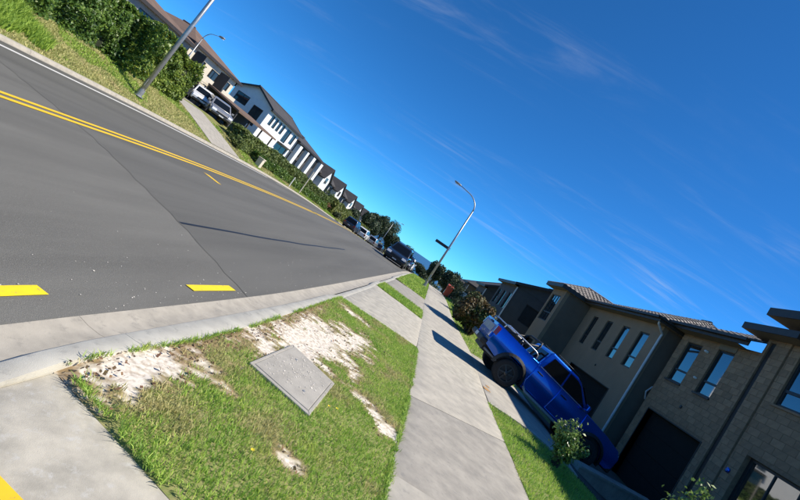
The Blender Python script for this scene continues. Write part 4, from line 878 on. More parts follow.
def shrub(label, x, y, h, r, n, size, m, seed, name='shrub'):
    """arching stems from one base, leaves set along them"""
    z = ztf(x, y); root = thing(name, label, 'shrub', (x, y, z)); st = MB(); rs = random.Random(seed); rg = np.random.default_rng(seed); PP = []; NN = []
    ns = 26
    for k in range(ns):
        a = rs.uniform(0, 6.28); e = rs.uniform(.15, 1.1); hh = h*rs.uniform(.6, 1.12)*(1.15-.35*e); b0 = Vector((x+.05*math.cos(a), y+.05*math.sin(a), z-.03)); b1 = Vector((x+r*.35*e*math.cos(a), y+r*.35*e*math.sin(a), z+hh*.6)); b2 = Vector((x+r*e*math.cos(a+.3), y+r*e*math.sin(a+.3), z+hh))
        st.tube([b0, b1, b2], [.011, .007, .003], 5)
        for q in range(n//ns):
            t = rs.uniform(.25, 1.0)**.8; p = b0.lerp(b1, t).lerp(b1.lerp(b2, t), t); j = Vector((rs.gauss(0, 1), rs.gauss(0, 1), rs.gauss(0, .8)))*(.10*r+.02); PP.append(p+j); NN.append((j.normalized()+Vector((0, 0, .5))))
    obj('stems', st, BARK, root); V, F = leaf_cloud(np.array(PP), np.array(NN), size, .5, .6); link('leaves', npmesh('leaves', V-np.array(origin(root)), F), m, root); return root
shrub('bright glossy leaved shrub in front of the pickup at the driveway edge', 3.46, 7.60, .70, .34, 2400, .030, SHRUBL, 3)
shrub('sunlit top of a leafy shrub at the bottom edge before the entry', 4.02, 5.32, 1.18, .32, 2800, .032, SHRUBL, 5)
bz = ztf(2.6, 18)-.15
bt = thing('bush', 'large rounded maroon and green bush behind the tail of the blue pickup', 'bush', (2.6, 18.0, bz))
sb_ = MB()
for k in range(8):
    a = k*.9; sb_.tube([(2.6, 18, bz-.1), (2.6+.4*math.cos(a), 18+.5*math.sin(a), bz+.8), (2.6+.75*math.cos(a), 18+.9*math.sin(a), bz+1.5)], [.05, .03, .01], 6)
obj('stems', sb_, BARK, bt); crown((2.62, 18.0, bz+.95), (1.0, 1.5, 1.05), 17000, .06, MAROON, bt, 8, 'foliage', hollow=.3)

# ------------------------------------------------------------------ buildings on the far side and down the street
def simple_house(label, face, xf, depth, y0, y1, zb, ze, pitch, wm_, rm, gable=None, wins=(), gwins=(), garage=None, over=.45, fm=FASCIA, gm=None, chim=False, wfm=FRAME, cat='house', name='house', group=None, extra=None, boards=False):
    """a house whose street face is the plane x=xf; face=+1 looks to +x, -1 to -x"""
    xb = xf-face*depth; x0, x1 = min(xf, xb), max(xf, xb); root = thing(name, label, cat, ((x0+x1)/2, (y0+y1)/2, zb), group=group)
    Fm = Face('x', xf, face); holes = list(wins)+([garage] if garage else [])
    wall(Fm, y0, y1, zb-.5, ze+.02, holes, wm_, root); Fy = Face('y', y0, -1)
    xi0, xi1 = (x0, x1-.2) if face > 0 else (x0+.2, x1)
    wall(Fy, xi0, xi1, zb-.5, ze+.02, gwins, gm or wm_, root, name='end_wall')
    obj('rear_wall', MB().box(*((x0, x0+.2) if face > 0 else (x1-.2, x1)), y0+.2, y1, zb-.5, ze+.02).box(*((x0+.2, x1-.2) if 1 else 0), y1-.2, y1, zb-.5, ze+.02), wm_, root)
    for h in wins: window(Fm, *h, root, mull=1 if h[1]-h[0] > 1.3 else 0, fm=wfm, gm=GLASSF, fw=.06)
    for h in gwins: window(Fy, *h, root, mull=1 if h[1]-h[0] > 1.3 else 0, fm=wfm, gm=GLASSF, fw=.06)
    if garage: garage_door(Fm, *garage, root)
    rf, r0, r1 = hip_roof(x0-over, x1+over, y0-over, y1+over, ze, pitch, root, rm, fm=fm, gable=gable, sm=SOFFIT, th=.2)
    if gable == 'y':
        for yy, s in ((y0, 1), (y1-.2, 1)):
            xm = (x0+x1)/2; ea = ze+.165+over*math.tan(R(pitch)); h = ea+(x1-x0)/2*math.tan(R(pitch)); obj('gable', MB().add([(x0, yy, ze), (x1, yy, ze), (x1, yy, ea), (xm, yy, h), (x0, yy, ea), (x0, yy+.18, ze), (x1, yy+.18, ze), (x1, yy+.18, ea), (xm, yy+.18, h), (x0, yy+.18, ea)], [(0, 1, 2, 3, 4), (9, 8, 7, 6, 5), (0, 5, 6, 1), (1, 6, 7, 2), (2, 7, 8, 3), (3, 8, 9, 4), (4, 9, 5, 0)]), gm or wm_, root)
            bl = MB(); zz0 = ze+.17
            bl.bar((x0-over, yy-over*.999 if yy == y0 else yy+.2+over, zz0-.06), (xm, yy-over*.999 if yy == y0 else yy+.2+over, zz0-.06+(x1-x0+2*over)/2*math.tan(R(pitch))), .05, .2)
            bl.bar((x1+over, yy-over*.999 if yy == y0 else yy+.2+over, zz0-.06), (xm, yy-over*.999 if yy == y0 else yy+.2+over, zz0-.06+(x1-x0+2*over)/2*math.tan(R(pitch))), .05, .2)
            obj('barge_board', bl, fm, rf)
    return root
# brown-roofed flats
BR = simple_house('long two storey flats with brown hip roof above the tall hedge', 1, -26.3, 9, 32.6, 40.2, 1.2, 5.25, 19, CREAMW, TILEBR,
                  wins=[(33.8, 35.2, 3.6, 4.7), (36.2, 37.6, 3.6, 4.7), (38.5, 39.7, 3.6, 4.7)  , (34, 36, 1.5, 3.0), (38, 39.8, 1.5, 3.0)], gwins=[(-33, -31, 3.4, 4.7), (-29.5, -27.6, 3.4, 4.7)], gm=GREYW, cat='flats', name='flats')
for k, yy in enumerate((34.3, 38.3)):
    bal = obj('balcony', MB().box(-26, -24.9, yy-1.2, yy+1.2, 3.0, 3.18), CREAMW, BR); obj('parapet', MB().box(-24.98, -24.88, yy-1.2, yy+1.2, 3.18, 3.75), CREAMW, bal); obj('divider', MB().box(-26, -24.98, yy-1.26, yy-1.2, 3.18, 5.0), DARKW, bal)
simple_house('grey rendered flats with plum brown roof at the top of the tall hedge', 1, -25.5, 9, 15.5, 31.5, 1.2, 4.85, 17, GREYW, TILEBR,
             wins=[(17, 18.6, 3.2, 4.5), (20, 21.6, 3.2, 4.5), (23, 24.6, 3.2, 4.5), (26, 27.6, 3.2, 4.5), (29, 30.4, 3.2, 4.5)], cat='flats', name='flats', group='flats behind the tall hedge')
cp = thing('carport', 'low brown roofed carport between the silver cars and the white house', 'carport', (-22.6, 37.5, 1.2))
obj('roof', MB().hexa([(-24.6, 34.6, 3.25), (-20.9, 34.6, 2.75), (-20.9, 43.0, 2.75), (-24.6, 43.0, 3.25), (-24.6, 34.6, 3.40), (-20.9, 34.6, 2.90), (-20.9, 43.0, 2.90), (-24.6, 43.0, 3.40)]), TILEBR, cp)
for yy in (34.9, 37.4, 40.0, 42.6): obj('post', MB().box(-21.2, -21.08, yy-.06, yy+.06, .9, 2.8), DARKW, cp)
obj('back_wall', MB().box(-24.6, -24.45, 34.7, 42.9, .9, 3.25), DARKW, cp)
# the white gabled house
Wh = simple_house('large white gabled house with dark windows above the olive hedge', 1, -26, 5.3, 48.1, 58.6, .8, 5.55, 25, WHITEW, TILEDK, gable='y',
             wins=[(49.2, 50.0, 4.0, 5.3), (50.4, 51.2, 4.0, 5.3), (51.6, 52.4, 4.0, 5.3), (52.8, 53.6, 4.0, 5.3), (54.4, 55.9, 3.4, 5.3), (56.8, 57.9, 3.8, 5.3), (54.2, 57.8, .9, 3.0)],
             gwins=[(-30.7, -28.9, 4.2, 5.4), (-28.1, -26.7, 2.7, 5.0)])
for k in range(16):   # weatherboards on the end wall
    z0 = 1.2+k*.28
    for (a, b, c, d) in rect_minus(-31.3, -26.02, z0, z0+.265, [(-30.7, -28.9, 4.2, 5.4), (-28.1, -26.7, 2.7, 5.0)]):
        if d-c > .05: obj('weatherboard', MB().hexa([(a, 48.065, c), (b, 48.065, c), (b, 48.1, c), (a, 48.1, c), (a, 48.085, d), (b, 48.085, d), (b, 48.1, d), (a, 48.1, d)]), WHITEW, Wh)
obj('garage_canopy', MB().box(-26, -25.2, 54.0, 58.2, 3.1, 3.25), DARKW, Wh)
W2 = simple_house('dark walled house with white pillars below the white gabled one', 1, -26.2, 7, 60.0, 72.4, .3, 4.95, 20, DARKW, TILEDK, wins=[(61, 63, 3.1, 4.6), (64.6, 66.4, 3.1, 4.6), (68.6, 70.8, 3.1, 4.6), (61, 64, .4, 2.6)], gm=WHITEW)
for a_, b_w in ((60.0, 1.0), (63.5, .8), (66.8, 1.1), (71.2, 1.2)): obj('pillar', MB().box(-26.2, -25.6, a_, a_+b_w, -.2, 4.7), WHITEW, W2)
for k, (yc, za) in enumerate(((79.0, 5.0), (91.2, 4.45), (105.5, 4.0), (118.0, 3.3), (129.0, 3.0))):
    zb = za-5.2; X0 = -25.8
    hs_ = simple_house(('nearest', 'second', 'third', 'fourth', 'farthest')[k]+' of the dark roofed townhouses with white street gables', 1, X0-1.2, 7, yc-4.6, yc+5.6, zb, za-1.6, 30, GREYW, TILEDK, wins=[(yc-4, yc-2.4, za-3.6, za-2.0), (yc+2.8, yc+4.4, za-3.6, za-2.0)], group='gabled townhouses on the far side')
    g = MB(); hw = 2.1; z1 = za-1.7; rz = za+.35
    og = hs_
    bay = obj('gable_bay', MB().add([(X0, yc-hw, zb), (X0, yc+hw, zb), (X0, yc+hw, z1), (X0, yc, rz), (X0, yc-hw, z1), (X0-1.4, yc-hw, zb), (X0-1.4, yc+hw, zb), (X0-1.4, yc+hw, z1), (X0-1.4, yc, rz), (X0-1.4, yc-hw, z1)], [(0, 1, 2, 3, 4), (9, 8, 7, 6, 5), (0, 5, 6, 1), (1, 6, 7, 2), (2, 7, 8, 3), (3, 8, 9, 4), (4, 9, 5, 0)]), WHITEW, hs_)
    for s in (-1, 1):
        obj('bay_roof', MB().hexa([(X0+.35, yc, rz+.02), (X0+.35, yc+s*(hw+.4), z1-.35), (X0-3.6, yc+s*(hw+.4), z1-.35), (X0-3.6, yc, rz+.02), (X0+.35, yc, rz+.2), (X0+.35, yc+s*(hw+.4), z1-.17), (X0-3.6, yc+s*(hw+.4), z1-.17), (X0-3.6, yc, rz+.2)]), TILEDK, bay)
    wb = MB().box(X0, X0+.05, yc-.75, yc+.75, z1-1.1, z1+.25); w1 = obj('window', wb, FRAMEW, hs_)
    for s in (-1, 1): obj('pane', MB().box(X0+.05, X0+.07, yc+(.05 if s > 0 else -.68), yc+(.68 if s > 0 else -.05), z1-1.0, z1+.15), GLASSF, w1)
# houses beyond the wing on the near side
fars = [('dark two storey house with pale downpipe just past the townhouse wing', 6.0, 32.5, 40.5, -1.4, 3.75, 22, DARKW, 'y', 8),
        ('second dark roofed house past the wing with a gable to the street', 5.6, 44, 52, -2.0, 2.6, 30, DARKW, 'y', 7),
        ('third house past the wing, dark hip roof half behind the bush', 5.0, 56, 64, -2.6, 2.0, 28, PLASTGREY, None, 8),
        ('fourth house past the wing, grey hip roof above the maroon bush', 4.8, 68, 77, -3.2, 1.6, 28, DARKW, None, 9),
        ('farthest house on the footpath side with a low dark roof', 4.6, 82, 92, -4.0, .9, 28, GREYW, None, 9)]
for lab, xf, y0, y1, zb, ze, pt, wmat, gb, dep in fars:
    wl = [(y0+.8, y0+2.0, ze-2.0, ze-.6), (y0+3.4, y0+4.6, ze-2.0, ze-.6), (y1-2.0, y1-.8, ze-2.0, ze-.6)]
    hh_ = simple_house(lab, -1, xf, dep, y0, y1, zb, ze, pt, wmat, TILEDK, gable=gb, wins=wl, gwins=[(xf+1.2, xf+2.4, ze-2.1, ze-.7), (xf+4.2, xf+5.4, ze-2.1, ze-.7)], garage=(y0+2.4, y0+5.2, zb, zb+2.2), group='houses beyond the townhouse wing', over=.4)
    downpipe([(xf-.06, y0-.06, ze-.05), (xf-.06, y0-.06, zb)], hh_, r=.05)
simple_house('small bright white house glimpsed between the lamp pole and trees', -1, 4.5, 10, 118, 124, -6, -1.6, 24, WHITEW, WHITEW, wins=[(119, 121, -4, -2.6)], gwins=[(6, 8, -4, -2.6)])

# ------------------------------------------------------------------ trees down the street
tr_specs = [('tall dark rounded tree closing the far side of the street', -19.0, 114, 9.0, (3.1, 3.1, 3.4), 9000), ('dark tree beside the tallest one at the end of the far side', -14.2, 120, 7.4, (2.8, 2.8, 2.9), 7000),
            ('dark tree in the middle of the row at the street end', -11.0, 130, 7.0, (3.6, 3.6, 3.0), 6000), ('low spreading tree near the street end', -7.5, 150, 5.8, (3.6, 3.6, 2.4), 6000), ('small tree just left of the lamp pole', -2.6, 140, 5.2, (2.8, 2.8, 2.2), 5000),
            ('dark green tree standing behind the lamp pole base', 1.0, 84, 4.9, (1.7, 1.7, 1.9), 6000), ('dark tree right of the lamp pole over the footpath end', 2.9, 62, 4.2, (1.5, 1.7, 1.5), 6000), ('round tree above the far roofs on the footpath side', 4.4, 100, 7.2, (2.6, 2.6, 2.6), 5000),
            ('shrubby tree between the last gabled townhouses and the parked cars', -17.6, 98, 6.2, (2.4, 2.8, 2.4), 6000), ('low green tree behind the dark parked car', -17.2, 76, 3.6, (1.5, 2.2, 1.5), 5000), ('broad tree farther off behind the street end', -22, 150, 12.0, (6, 6, 4.2), 7000)]
for k, (lab, x, y, H, rad, nl) in enumerate(tr_specs):
    tree('tree', lab, x, y, H, rad, nl, .20 if y > 80 else .13, TREEL, 40+k, group='trees down the street')
n = 9000; P = np.stack([RNG.uniform(-160, 120, n), RNG.uniform(170, 420, n), np.zeros(n)], -1); P[:, 2] = zs(P[:, 1]) + RNG.uniform(0, 1, n)**.7*(2.8+2*fbm(P[:, 0]*.06, P[:, 1]*.05, 8, 3)); P = P[np.abs(P[:, 0]+7) > 4]
V, Fq = leaf_cloud(P, np.tile(np.array([0, -.4, .8]), (len(P), 1)), .9); tag(link('far_treeline', npmesh('far_treeline', V, Fq), TREEL), 'dark far off trees between the street end and the sea', 'trees', kind='stuff')
for k, (x, y, r, h, m_, lab, nm) in enumerate(((-16.6, 55.8, .8, 1.0, RUSTL, 'rust red leafed bush at the end of the olive hedge', 'bush'), (-15.6, 60.0, .9, .9, TREEL, 'dark low bush beside the rust red one', 'bush'), (-16.2, 72.5, 1.1, 1.7, HEDGE2, 'olive bush in the gap between the pale hedge blocks', 'bush'), (-16.2, 28.9, .7, .75, HEDGE2, 'small clipped shrub beside the silver cars', 'shrub'),
                                              (2.6, 25.0, .8, .9, TREEL, 'low dark shrub along the footpath past the maroon bush', 'shrub'), (2.9, 34, 1.1, 1.3, TREEL, 'dark shrub by the red bin', 'shrub'), (3.2, 44, 1.2, 1.8, TREEL, 'taller dark shrub farther along the footpath', 'shrub'))):
    shrub(lab, x, y, h, r, 2600, .07 if y > 40 else .055, m_, 60+k, nm)
# bin and letterbox down the footpath
def wheelie(label, x, y, m, lid):
    z = ztf(x, y); b = thing('wheelie_bin', label, 'bin', (x, y, z))
    obj('body', MB().hexa([(x-.2, y-.24, z+.05), (x+.2, y-.24, z+.05), (x+.2, y+.22, z+.05), (x-.2, y+.22, z+.05), (x-.27, y-.31, z+.95), (x+.27, y-.31, z+.95), (x+.27, y+.3, z+.95), (x-.27, y+.3, z+.95)]), m, b, bevel=.02)
    obj('lid', MB().hexa([(x-.29, y-.34, z+.95), (x+.29, y-.34, z+.95), (x+.29, y+.33, z+.95), (x-.29, y+.33, z+.95), (x-.27, y-.3, z+1.0), (x+.27, y-.3, z+1.0), (x+.25, y+.3, z+1.07), (x-.25, y+.3, z+1.07)]), lid, b, bevel=.015)
    for s in (-1, 1): obj('wheel', MB().lathe([(.1, -.03), (.1, .03)], 'x', 12, (x+s*.24, y+.24, z+.1)), TYRE, b)
    obj('handle', MB().tube([(x-.22, y+.36, z+.95), (x+.22, y+.36, z+.95)], .018, 6), BLKPL, b)
wheelie('red wheelie bin standing at the footpath edge past the lamp', 2.05, 36.0, REDOR, REDOR)
lb = thing('letterbox', 'white letterbox on a post beside the red bin', 'letterbox', (3.0, 34.0, ztf(3.0, 34)))
lz = ztf(3.0, 34); obj('post', MB().box(2.96, 3.04, 33.96, 34.04, lz-.1, lz+.8), DARKW, lb); bx_ = obj('box', MB().box(2.72, 3.28, 33.8, 34.2, lz+.8, lz+1.2), FRAMEW, lb, bevel=.02); obj('slot', MB().box(2.85, 3.15, 33.78, 33.8, lz+1.08, lz+1.11), BLACKM, bx_)

# ------------------------------------------------------------------ vehicles
def arc(cx, cz, r, a0, a1, n=12): return [(cx+r*math.cos(R(a0+(a1-a0)*k/n)), cz+r*math.sin(R(a0+(a1-a0)*k/n))) for k in range(n+1)]
def wheel(root, x, y, r, wd, side, rim=RIM, spokes=6, rr=.64):
    t = MB(); h = wd/2
    t.lathe([(r*rr, -h*.9), (r*.90, -h), (r*.985, -h*.8), (r, -h*.4), (r, h*.4), (r*.985, h*.8), (r*.90, h), (r*rr, h*.9)], 'y', 32, (x, y, r), False)
    wo = obj('wheel', MB().lathe([(r*rr*.99, -h*.5), (r*rr*.99, h*.3)], 'y', 24, (x, y, r)), BLKPL, root, local=True); obj('tyre', t, TYRE, wo, smooth=True, local=True)
    rm_ = MB(); yo = y+side*h*.72; rm_.lathe([(r*rr*1.0, 0), (r*rr*1.0, side*.02), (r*rr*.9, side*.02), (r*rr*.86, -side*.06)], 'y', 28, (x, yo, r), False); rm_.lathe([(r*.16, -side*.02), (r*.16, side*.03), (r*.08, side*.045)], 'y', 14, (x, yo, r))
    for k in range(spokes):
        a = 2*math.pi*k/spokes+.3; c, s = math.cos(a), math.sin(a); p, q = r*.10, r*rr*.93; wv = r*.065
        rm_.hexa([(x+c*p-s*wv, yo-.015, r+s*p+c*wv), (x+c*p+s*wv, yo-.015, r+s*p-c*wv), (x+c*q+s*wv*.8, yo-.015, r+s*q-c*wv*.8), (x+c*q-s*wv*.8, yo-.015, r+s*q+c*wv*.8),
                  (x+c*p-s*wv, yo+side*.02, r+s*p+c*wv), (x+c*p+s*wv, yo+side*.02, r+s*p-c*wv), (x+c*q+s*wv*.8, yo+side*.012, r+s*q-c*wv*.8), (x+c*q-s*wv*.8, yo+side*.012, r+s*q+c*wv*.8)])
    obj('rim', rm_, rim, wo, local=True)
def panel(poly, yfun, s, d0=.004, d1=.012):
    """thin panel on a car side: polygon (x,z), y from yfun(x,z), side s"""
    mb = MB(); n = len(poly); mb.add([(x, s*(yfun(x, z)+d0), z) for x, z in poly]+[(x, s*(yfun(x, z)+d1), z) for x, z in poly], [tuple(range(n)), tuple(range(n, 2*n))[::-1]]+[(i, (i+1) % n, (i+1) % n+n, i+n) for i in range(n)]); return mb
def body_curve(o):
    """bulge the flat sides of a body panel: tucked in at the sill and leaning in towards the belt"""
    bm = bmesh.new(); bm.from_mesh(o.data)
    for z in (.5, .6, .7, .8, .88, .96, 1.04, 1.12, 1.2, 1.27):
        bmesh.ops.bisect_plane(bm, geom=bm.verts[:]+bm.edges[:]+bm.faces[:], plane_co=(0, 0, z), plane_no=(0, 0, 1))
    for v in bm.verts:
        if abs(v.co.y) > .5: v.co.y *= float(np.interp(v.co.z, [.36, .6, .8, .94, 1.1, 1.22, 1.32], [.935, .965, .992, 1.0, .988, .968, .935]))
    bm.to_mesh(o.data); bm.free(); o.data.update(); return o
def ute(label, loc, rot):
    u_ = thing('pickup_truck', label, 'pickup', loc, rot); P = dict(parent=u_, local=True); hw = .925; wr = .405; AZ = .44
    low = [(-1.02, .60), (-1.04, .84), (.52, .84), (.52, 1.27), (2.62, 1.27), (3.40, 1.235), (3.98, 1.15), (4.12, .98), (4.14, .62), (4.0, .50)] + [p for p in arc(3.22, AZ, .50, 6, 174)] + [(2.62, .42), (.60, .42)] + [p for p in arc(0, AZ, .50, 6, 174)]
    b = MB().prism(low, -hw+.02, hw-.02); bo = obj('body', b, BLUE, bevel=.045, **P); smoothed(bo, 30)
    for s in (-1, 1):
        bs = [(-1.04, .66), (-1.08, 1.31), (.53, 1.31), (.53, .64)] + arc(0, AZ, .505, 30, 172)
        y0, y1 = sorted((s*(hw-.11), s*hw)); o = obj('bed_side', MB().prism(bs, y0, y1), BLUE, bevel=.03, **P); smoothed(o, 30)
        fnd = [(2.58, 1.27), (3.42, 1.232), (3.96, 1.14), (4.08, .98), (4.08, .70), (3.75, .66)] + arc(3.22, AZ, .505, 28, 172) + [(2.62, .50)]
        y0, y1 = sorted((s*(hw-.06), s*(hw+.004))); smoothed(obj('fender', MB().prism(fnd, y0, y1), BLUE, bevel=.025, **P), 30)
        for nm, xa, xb in (('rear_door', .55, 1.49), ('front_door', 1.51, 2.55)):
            dp_ = [(xa, 1.265), (xa, .50), (xb, .50), (xb, 1.265)] if nm == 'front_door' else [(xa, 1.265), (xa, .66), (xa+.10, .50), (xb, .50), (xb, 1.265)]
            y0, y1 = sorted((s*(hw-.05), s*(hw+.006))); d = obj(nm, MB().prism(dp_, y0, y1), BLUE, bevel=.014, **P); smoothed(d, 30)
            y0, y1 = sorted((s*(hw+.008), s*(hw+.045))); obj('handle', MB().box(xa+.10, xa+.30, y0, y1, 1.10, 1.135), BLKPL if nm == 'rear_door' else BLKPL, d, bevel=.01, local=True)
        for ax in (0, 3.22):
            fl_ = MB(); A0 = arc(ax, AZ, .49, -8, 188, 16); A1 = arc(ax, AZ, .575, -8, 188, 16)
            for k in range(16):
                y0, y1 = s*(hw-.03), s*(hw+.055)
                fl_.hexa([(A0[k][0], y0, A0[k][1]), (A0[k+1][0], y0, A0[k+1][1]), (A1[k+1][0], y0, A1[k+1][1]), (A1[k][0], y0, A1[k][1]), (A0[k][0], y1, A0[k][1]), (A0[k+1][0], y1, A0[k+1][1]), (A1[k+1][0], s*(hw+.012), A1[k+1][1]), (A1[k][0], s*(hw+.012), A1[k][1])])
            obj('wheel_arch_flare', fl_, BLKPL, **P); obj('wheel_well', MB().box(ax-.47, ax+.47, min(s*.4, s*(hw-.14)), max(s*.4, s*(hw-.14)), .5, .83 if ax == 0 else 1.0), BLKPL, **P)
            wheel(u_, ax, s*(hw-.10), wr, .28, s)
        sp = obj('side_step', MB().tube([(.62, s*.93, .50), (.72, s*1.0, .42), (2.5, s*1.0, .42), (2.62, s*.93, .50)], .042, 10), GREYMET, smooth=True, **P)
        obj('bed_rail', MB().tube([(-.95, s*.84, 1.30), (-.93, s*.84, 1.45), (-.85, s*.84, 1.48), (.25, s*.84, 1.50), (.36, s*.84, 1.46), (.40, s*.84, 1.30)], .020, 8), CHROME, smooth=True, **P)
        obj('tail_light', MB().hexa([(-1.115, min(s*.83, s*.925), .98), (-1.115, max(s*.83, s*.925), .98), (-.98, max(s*.83, s*.932), .98), (-.98, min(s*.83, s*.932), .98), (-1.12, min(s*.83, s*.925), 1.24), (-1.12, max(s*.83, s*.925), 1.24), (-.98, max(s*.83, s*.932), 1.24), (-.98, min(s*.83, s*.932), 1.24)]), REDL, **P)
        obj('headlight', MB().hexa([(3.9, min(s*.55, s*.9), .92), (3.9, max(s*.55, s*.9), .92), (4.13, max(s*.5, s*.86), .92), (4.13, min(s*.5, s*.86), .92), (3.9, min(s*.55, s*.9), 1.08), (3.9, max(s*.55, s*.9), 1.08), (4.10, max(s*.5, s*.86), 1.06), (4.10, min(s*.5, s*.86), 1.06)]), CLEARL, **P)
        mo = obj('mirror', MB().hexa([(2.320, s*.95, 1.30), (2.460, s*.95, 1.30), (2.440, s*1.14, 1.31), (2.340, s*1.14, 1.31), (2.320, s*.95, 1.48), (2.460, s*.95, 1.46), (2.430, s*1.14, 1.46), (2.340, s*1.14, 1.48)]), BLUE, bevel=.02, **P)
        obj('roof_rail', MB().tube([(0.810, s*.66, 1.885), (0.880, s*.66, 1.935), (1.760, s*.66, 1.925), (1.860, s*.66, 1.865)], .014, 8), BLKPL, smooth=True, **P)
    # cab: lower ring at the belt, upper at the roof
    def cy(x, z): return .885-(z-1.26)/.63*.17
    rings = []
    for z, x0, x1 in ((1.25, .53, 2.62), (1.80, .66, 1.95), (1.875, .76, 1.76), (1.895, 1.0, 1.55)):
        w_ = cy(0, z) if z < 1.86 else (.66 if z < 1.88 else .45); rings.append([(x0, -w_, z), (x1, -w_, z), (x1+.06*(z < 1.86), -w_*.5, z), (x1+.06*(z < 1.86), w_*.5, z), (x1, w_, z), (x0, w_, z)])
    smoothed(obj('cab', MB().loft(rings), BLUE, bevel=.03, **P), 35)
    for s in (-1, 1):
        obj('side_window', panel([(.70, 1.31), (1.43, 1.31), (1.43, 1.775), (.83, 1.76)], cy, s), CARGL, **P)
        obj('side_window', panel([(1.49, 1.31), (2.38, 1.31), (1.95, 1.72), (1.80, 1.775), (1.49, 1.785)], cy, s), CARGL, **P)
        obj('window_trim', panel([(.62, 1.275), (2.48, 1.275), (2.44, 1.292), (.62, 1.292)], cy, s, .002, .02), CHROME, **P)
    obj('windscreen', MB().hexa([(2.620, -.78, 1.32), (2.680, -.4, 1.32), (2.680, .4, 1.32), (2.620, .78, 1.32), (2.090, -.66, 1.77), (2.140, -.35, 1.77), (2.140, .35, 1.77), (2.090, .66, 1.77)]), CARGL, **P)
    obj('rear_window', MB().hexa([(0.525, -.66, 1.36), (0.640, -.66, 1.36), (0.640, .66, 1.36), (0.525, .66, 1.36), (0.625, -.58, 1.74), (0.700, -.58, 1.74), (0.700, .58, 1.74), (0.625, .58, 1.74)]), CARGL, **P)
    tg = obj('tailgate', MB().hexa([(-1.10, -.79, .80), (-1.03, -.79, .80), (-1.03, .79, .80), (-1.10, .79, .80), (-1.13, -.79, 1.30), (-1.05, -.79, 1.31), (-1.05, .79, 1.31), (-1.13, .79, 1.30)]), BLUE, bevel=.015, **P)
    obj('tailgate_panel', MB().hexa([(-1.128, -.62, .95), (-1.10, -.62, .95), (-1.10, .62, .95), (-1.128, .62, .95), (-1.138, -.62, 1.18), (-1.11, -.62, 1.18), (-1.11, .62, 1.18), (-1.138, .62, 1.18)]), BLIND, tg, local=True)
    obj('tailgate_handle', MB().box(-1.155, -1.12, -.13, .13, 1.20, 1.26), BLKPL, tg, local=True)
    bp2 = obj('rear_bumper', MB().box(-1.22, -.98, -.86, .86, .52, .70), BLKPL, bevel=.04, **P); obj('number_plate', MB().box(-1.232, -1.222, -.18, .18, .56, .68), PLATE, bp2, local=True)
    obj('front_bumper', MB().box(3.98, 4.22, -.84, .84, .45, .78), BLKPL, bevel=.05, **P); obj('grille', MB().box(4.10, 4.16, -.5, .5, .80, 1.08), BLKPL, **P)
    obj('bed_floor', MB().box(-1.02, .50, -.80, .80, .845, .87), BLKPL, **P); obj('bulkhead', MB().box(.46, .515, -.80, .80, .87, 1.30), BLUE, **P)
    obj('sports_bar', MB().tube([(0.180, -.80, 1.30), (0.260, -.74, 1.72), (0.300, -.60, 1.80), (0.300, .60, 1.80), (0.260, .74, 1.72), (0.180, .80, 1.30)], .035, 10).tube([(-0.340, -.80, 1.31), (0.220, -.75, 1.66)], .028, 8).tube([(-0.340, .80, 1.31), (0.220, .75, 1.66)], .028, 8), BLKPL, smooth=True, **P)
    obj('load_cover', MB().box(-1.0, .12, -.79, .79, 1.24, 1.285), BLKPL, bevel=.01, **P)
    obj('underbody', MB().box(-.95, 4.0, -.55, .55, .36, .60), BLKPL, **P); obj('exhaust', MB().tube([(.3, -.6, .42), (-.9, -.62, .46)], .035, 8), GREYMET, **P)
    obj('aerial', MB().tube([(2.600, .80, 1.28), (2.450, .80, 1.95)], .006, 5), BLKPL, **P)
    for o in list(u_.children):
        if o.name.split('.')[0] in ('body', 'bed_side', 'fender', 'rear_door', 'front_door', 'wheel_arch_flare', 'tail_light'): body_curve(o); smoothed(o, 32)
    return u_
UX, UY = 2.90, 12.2
ute('lifted bright blue double cab pickup parked nose down in the driveway', (UX, UY, ztf(UX, UY)+.01), (0, math.atan2(ztf(UX, UY)-ztf(UX+3.22, UY), 3.22), R(4))).scale = (.86, .86, .86)

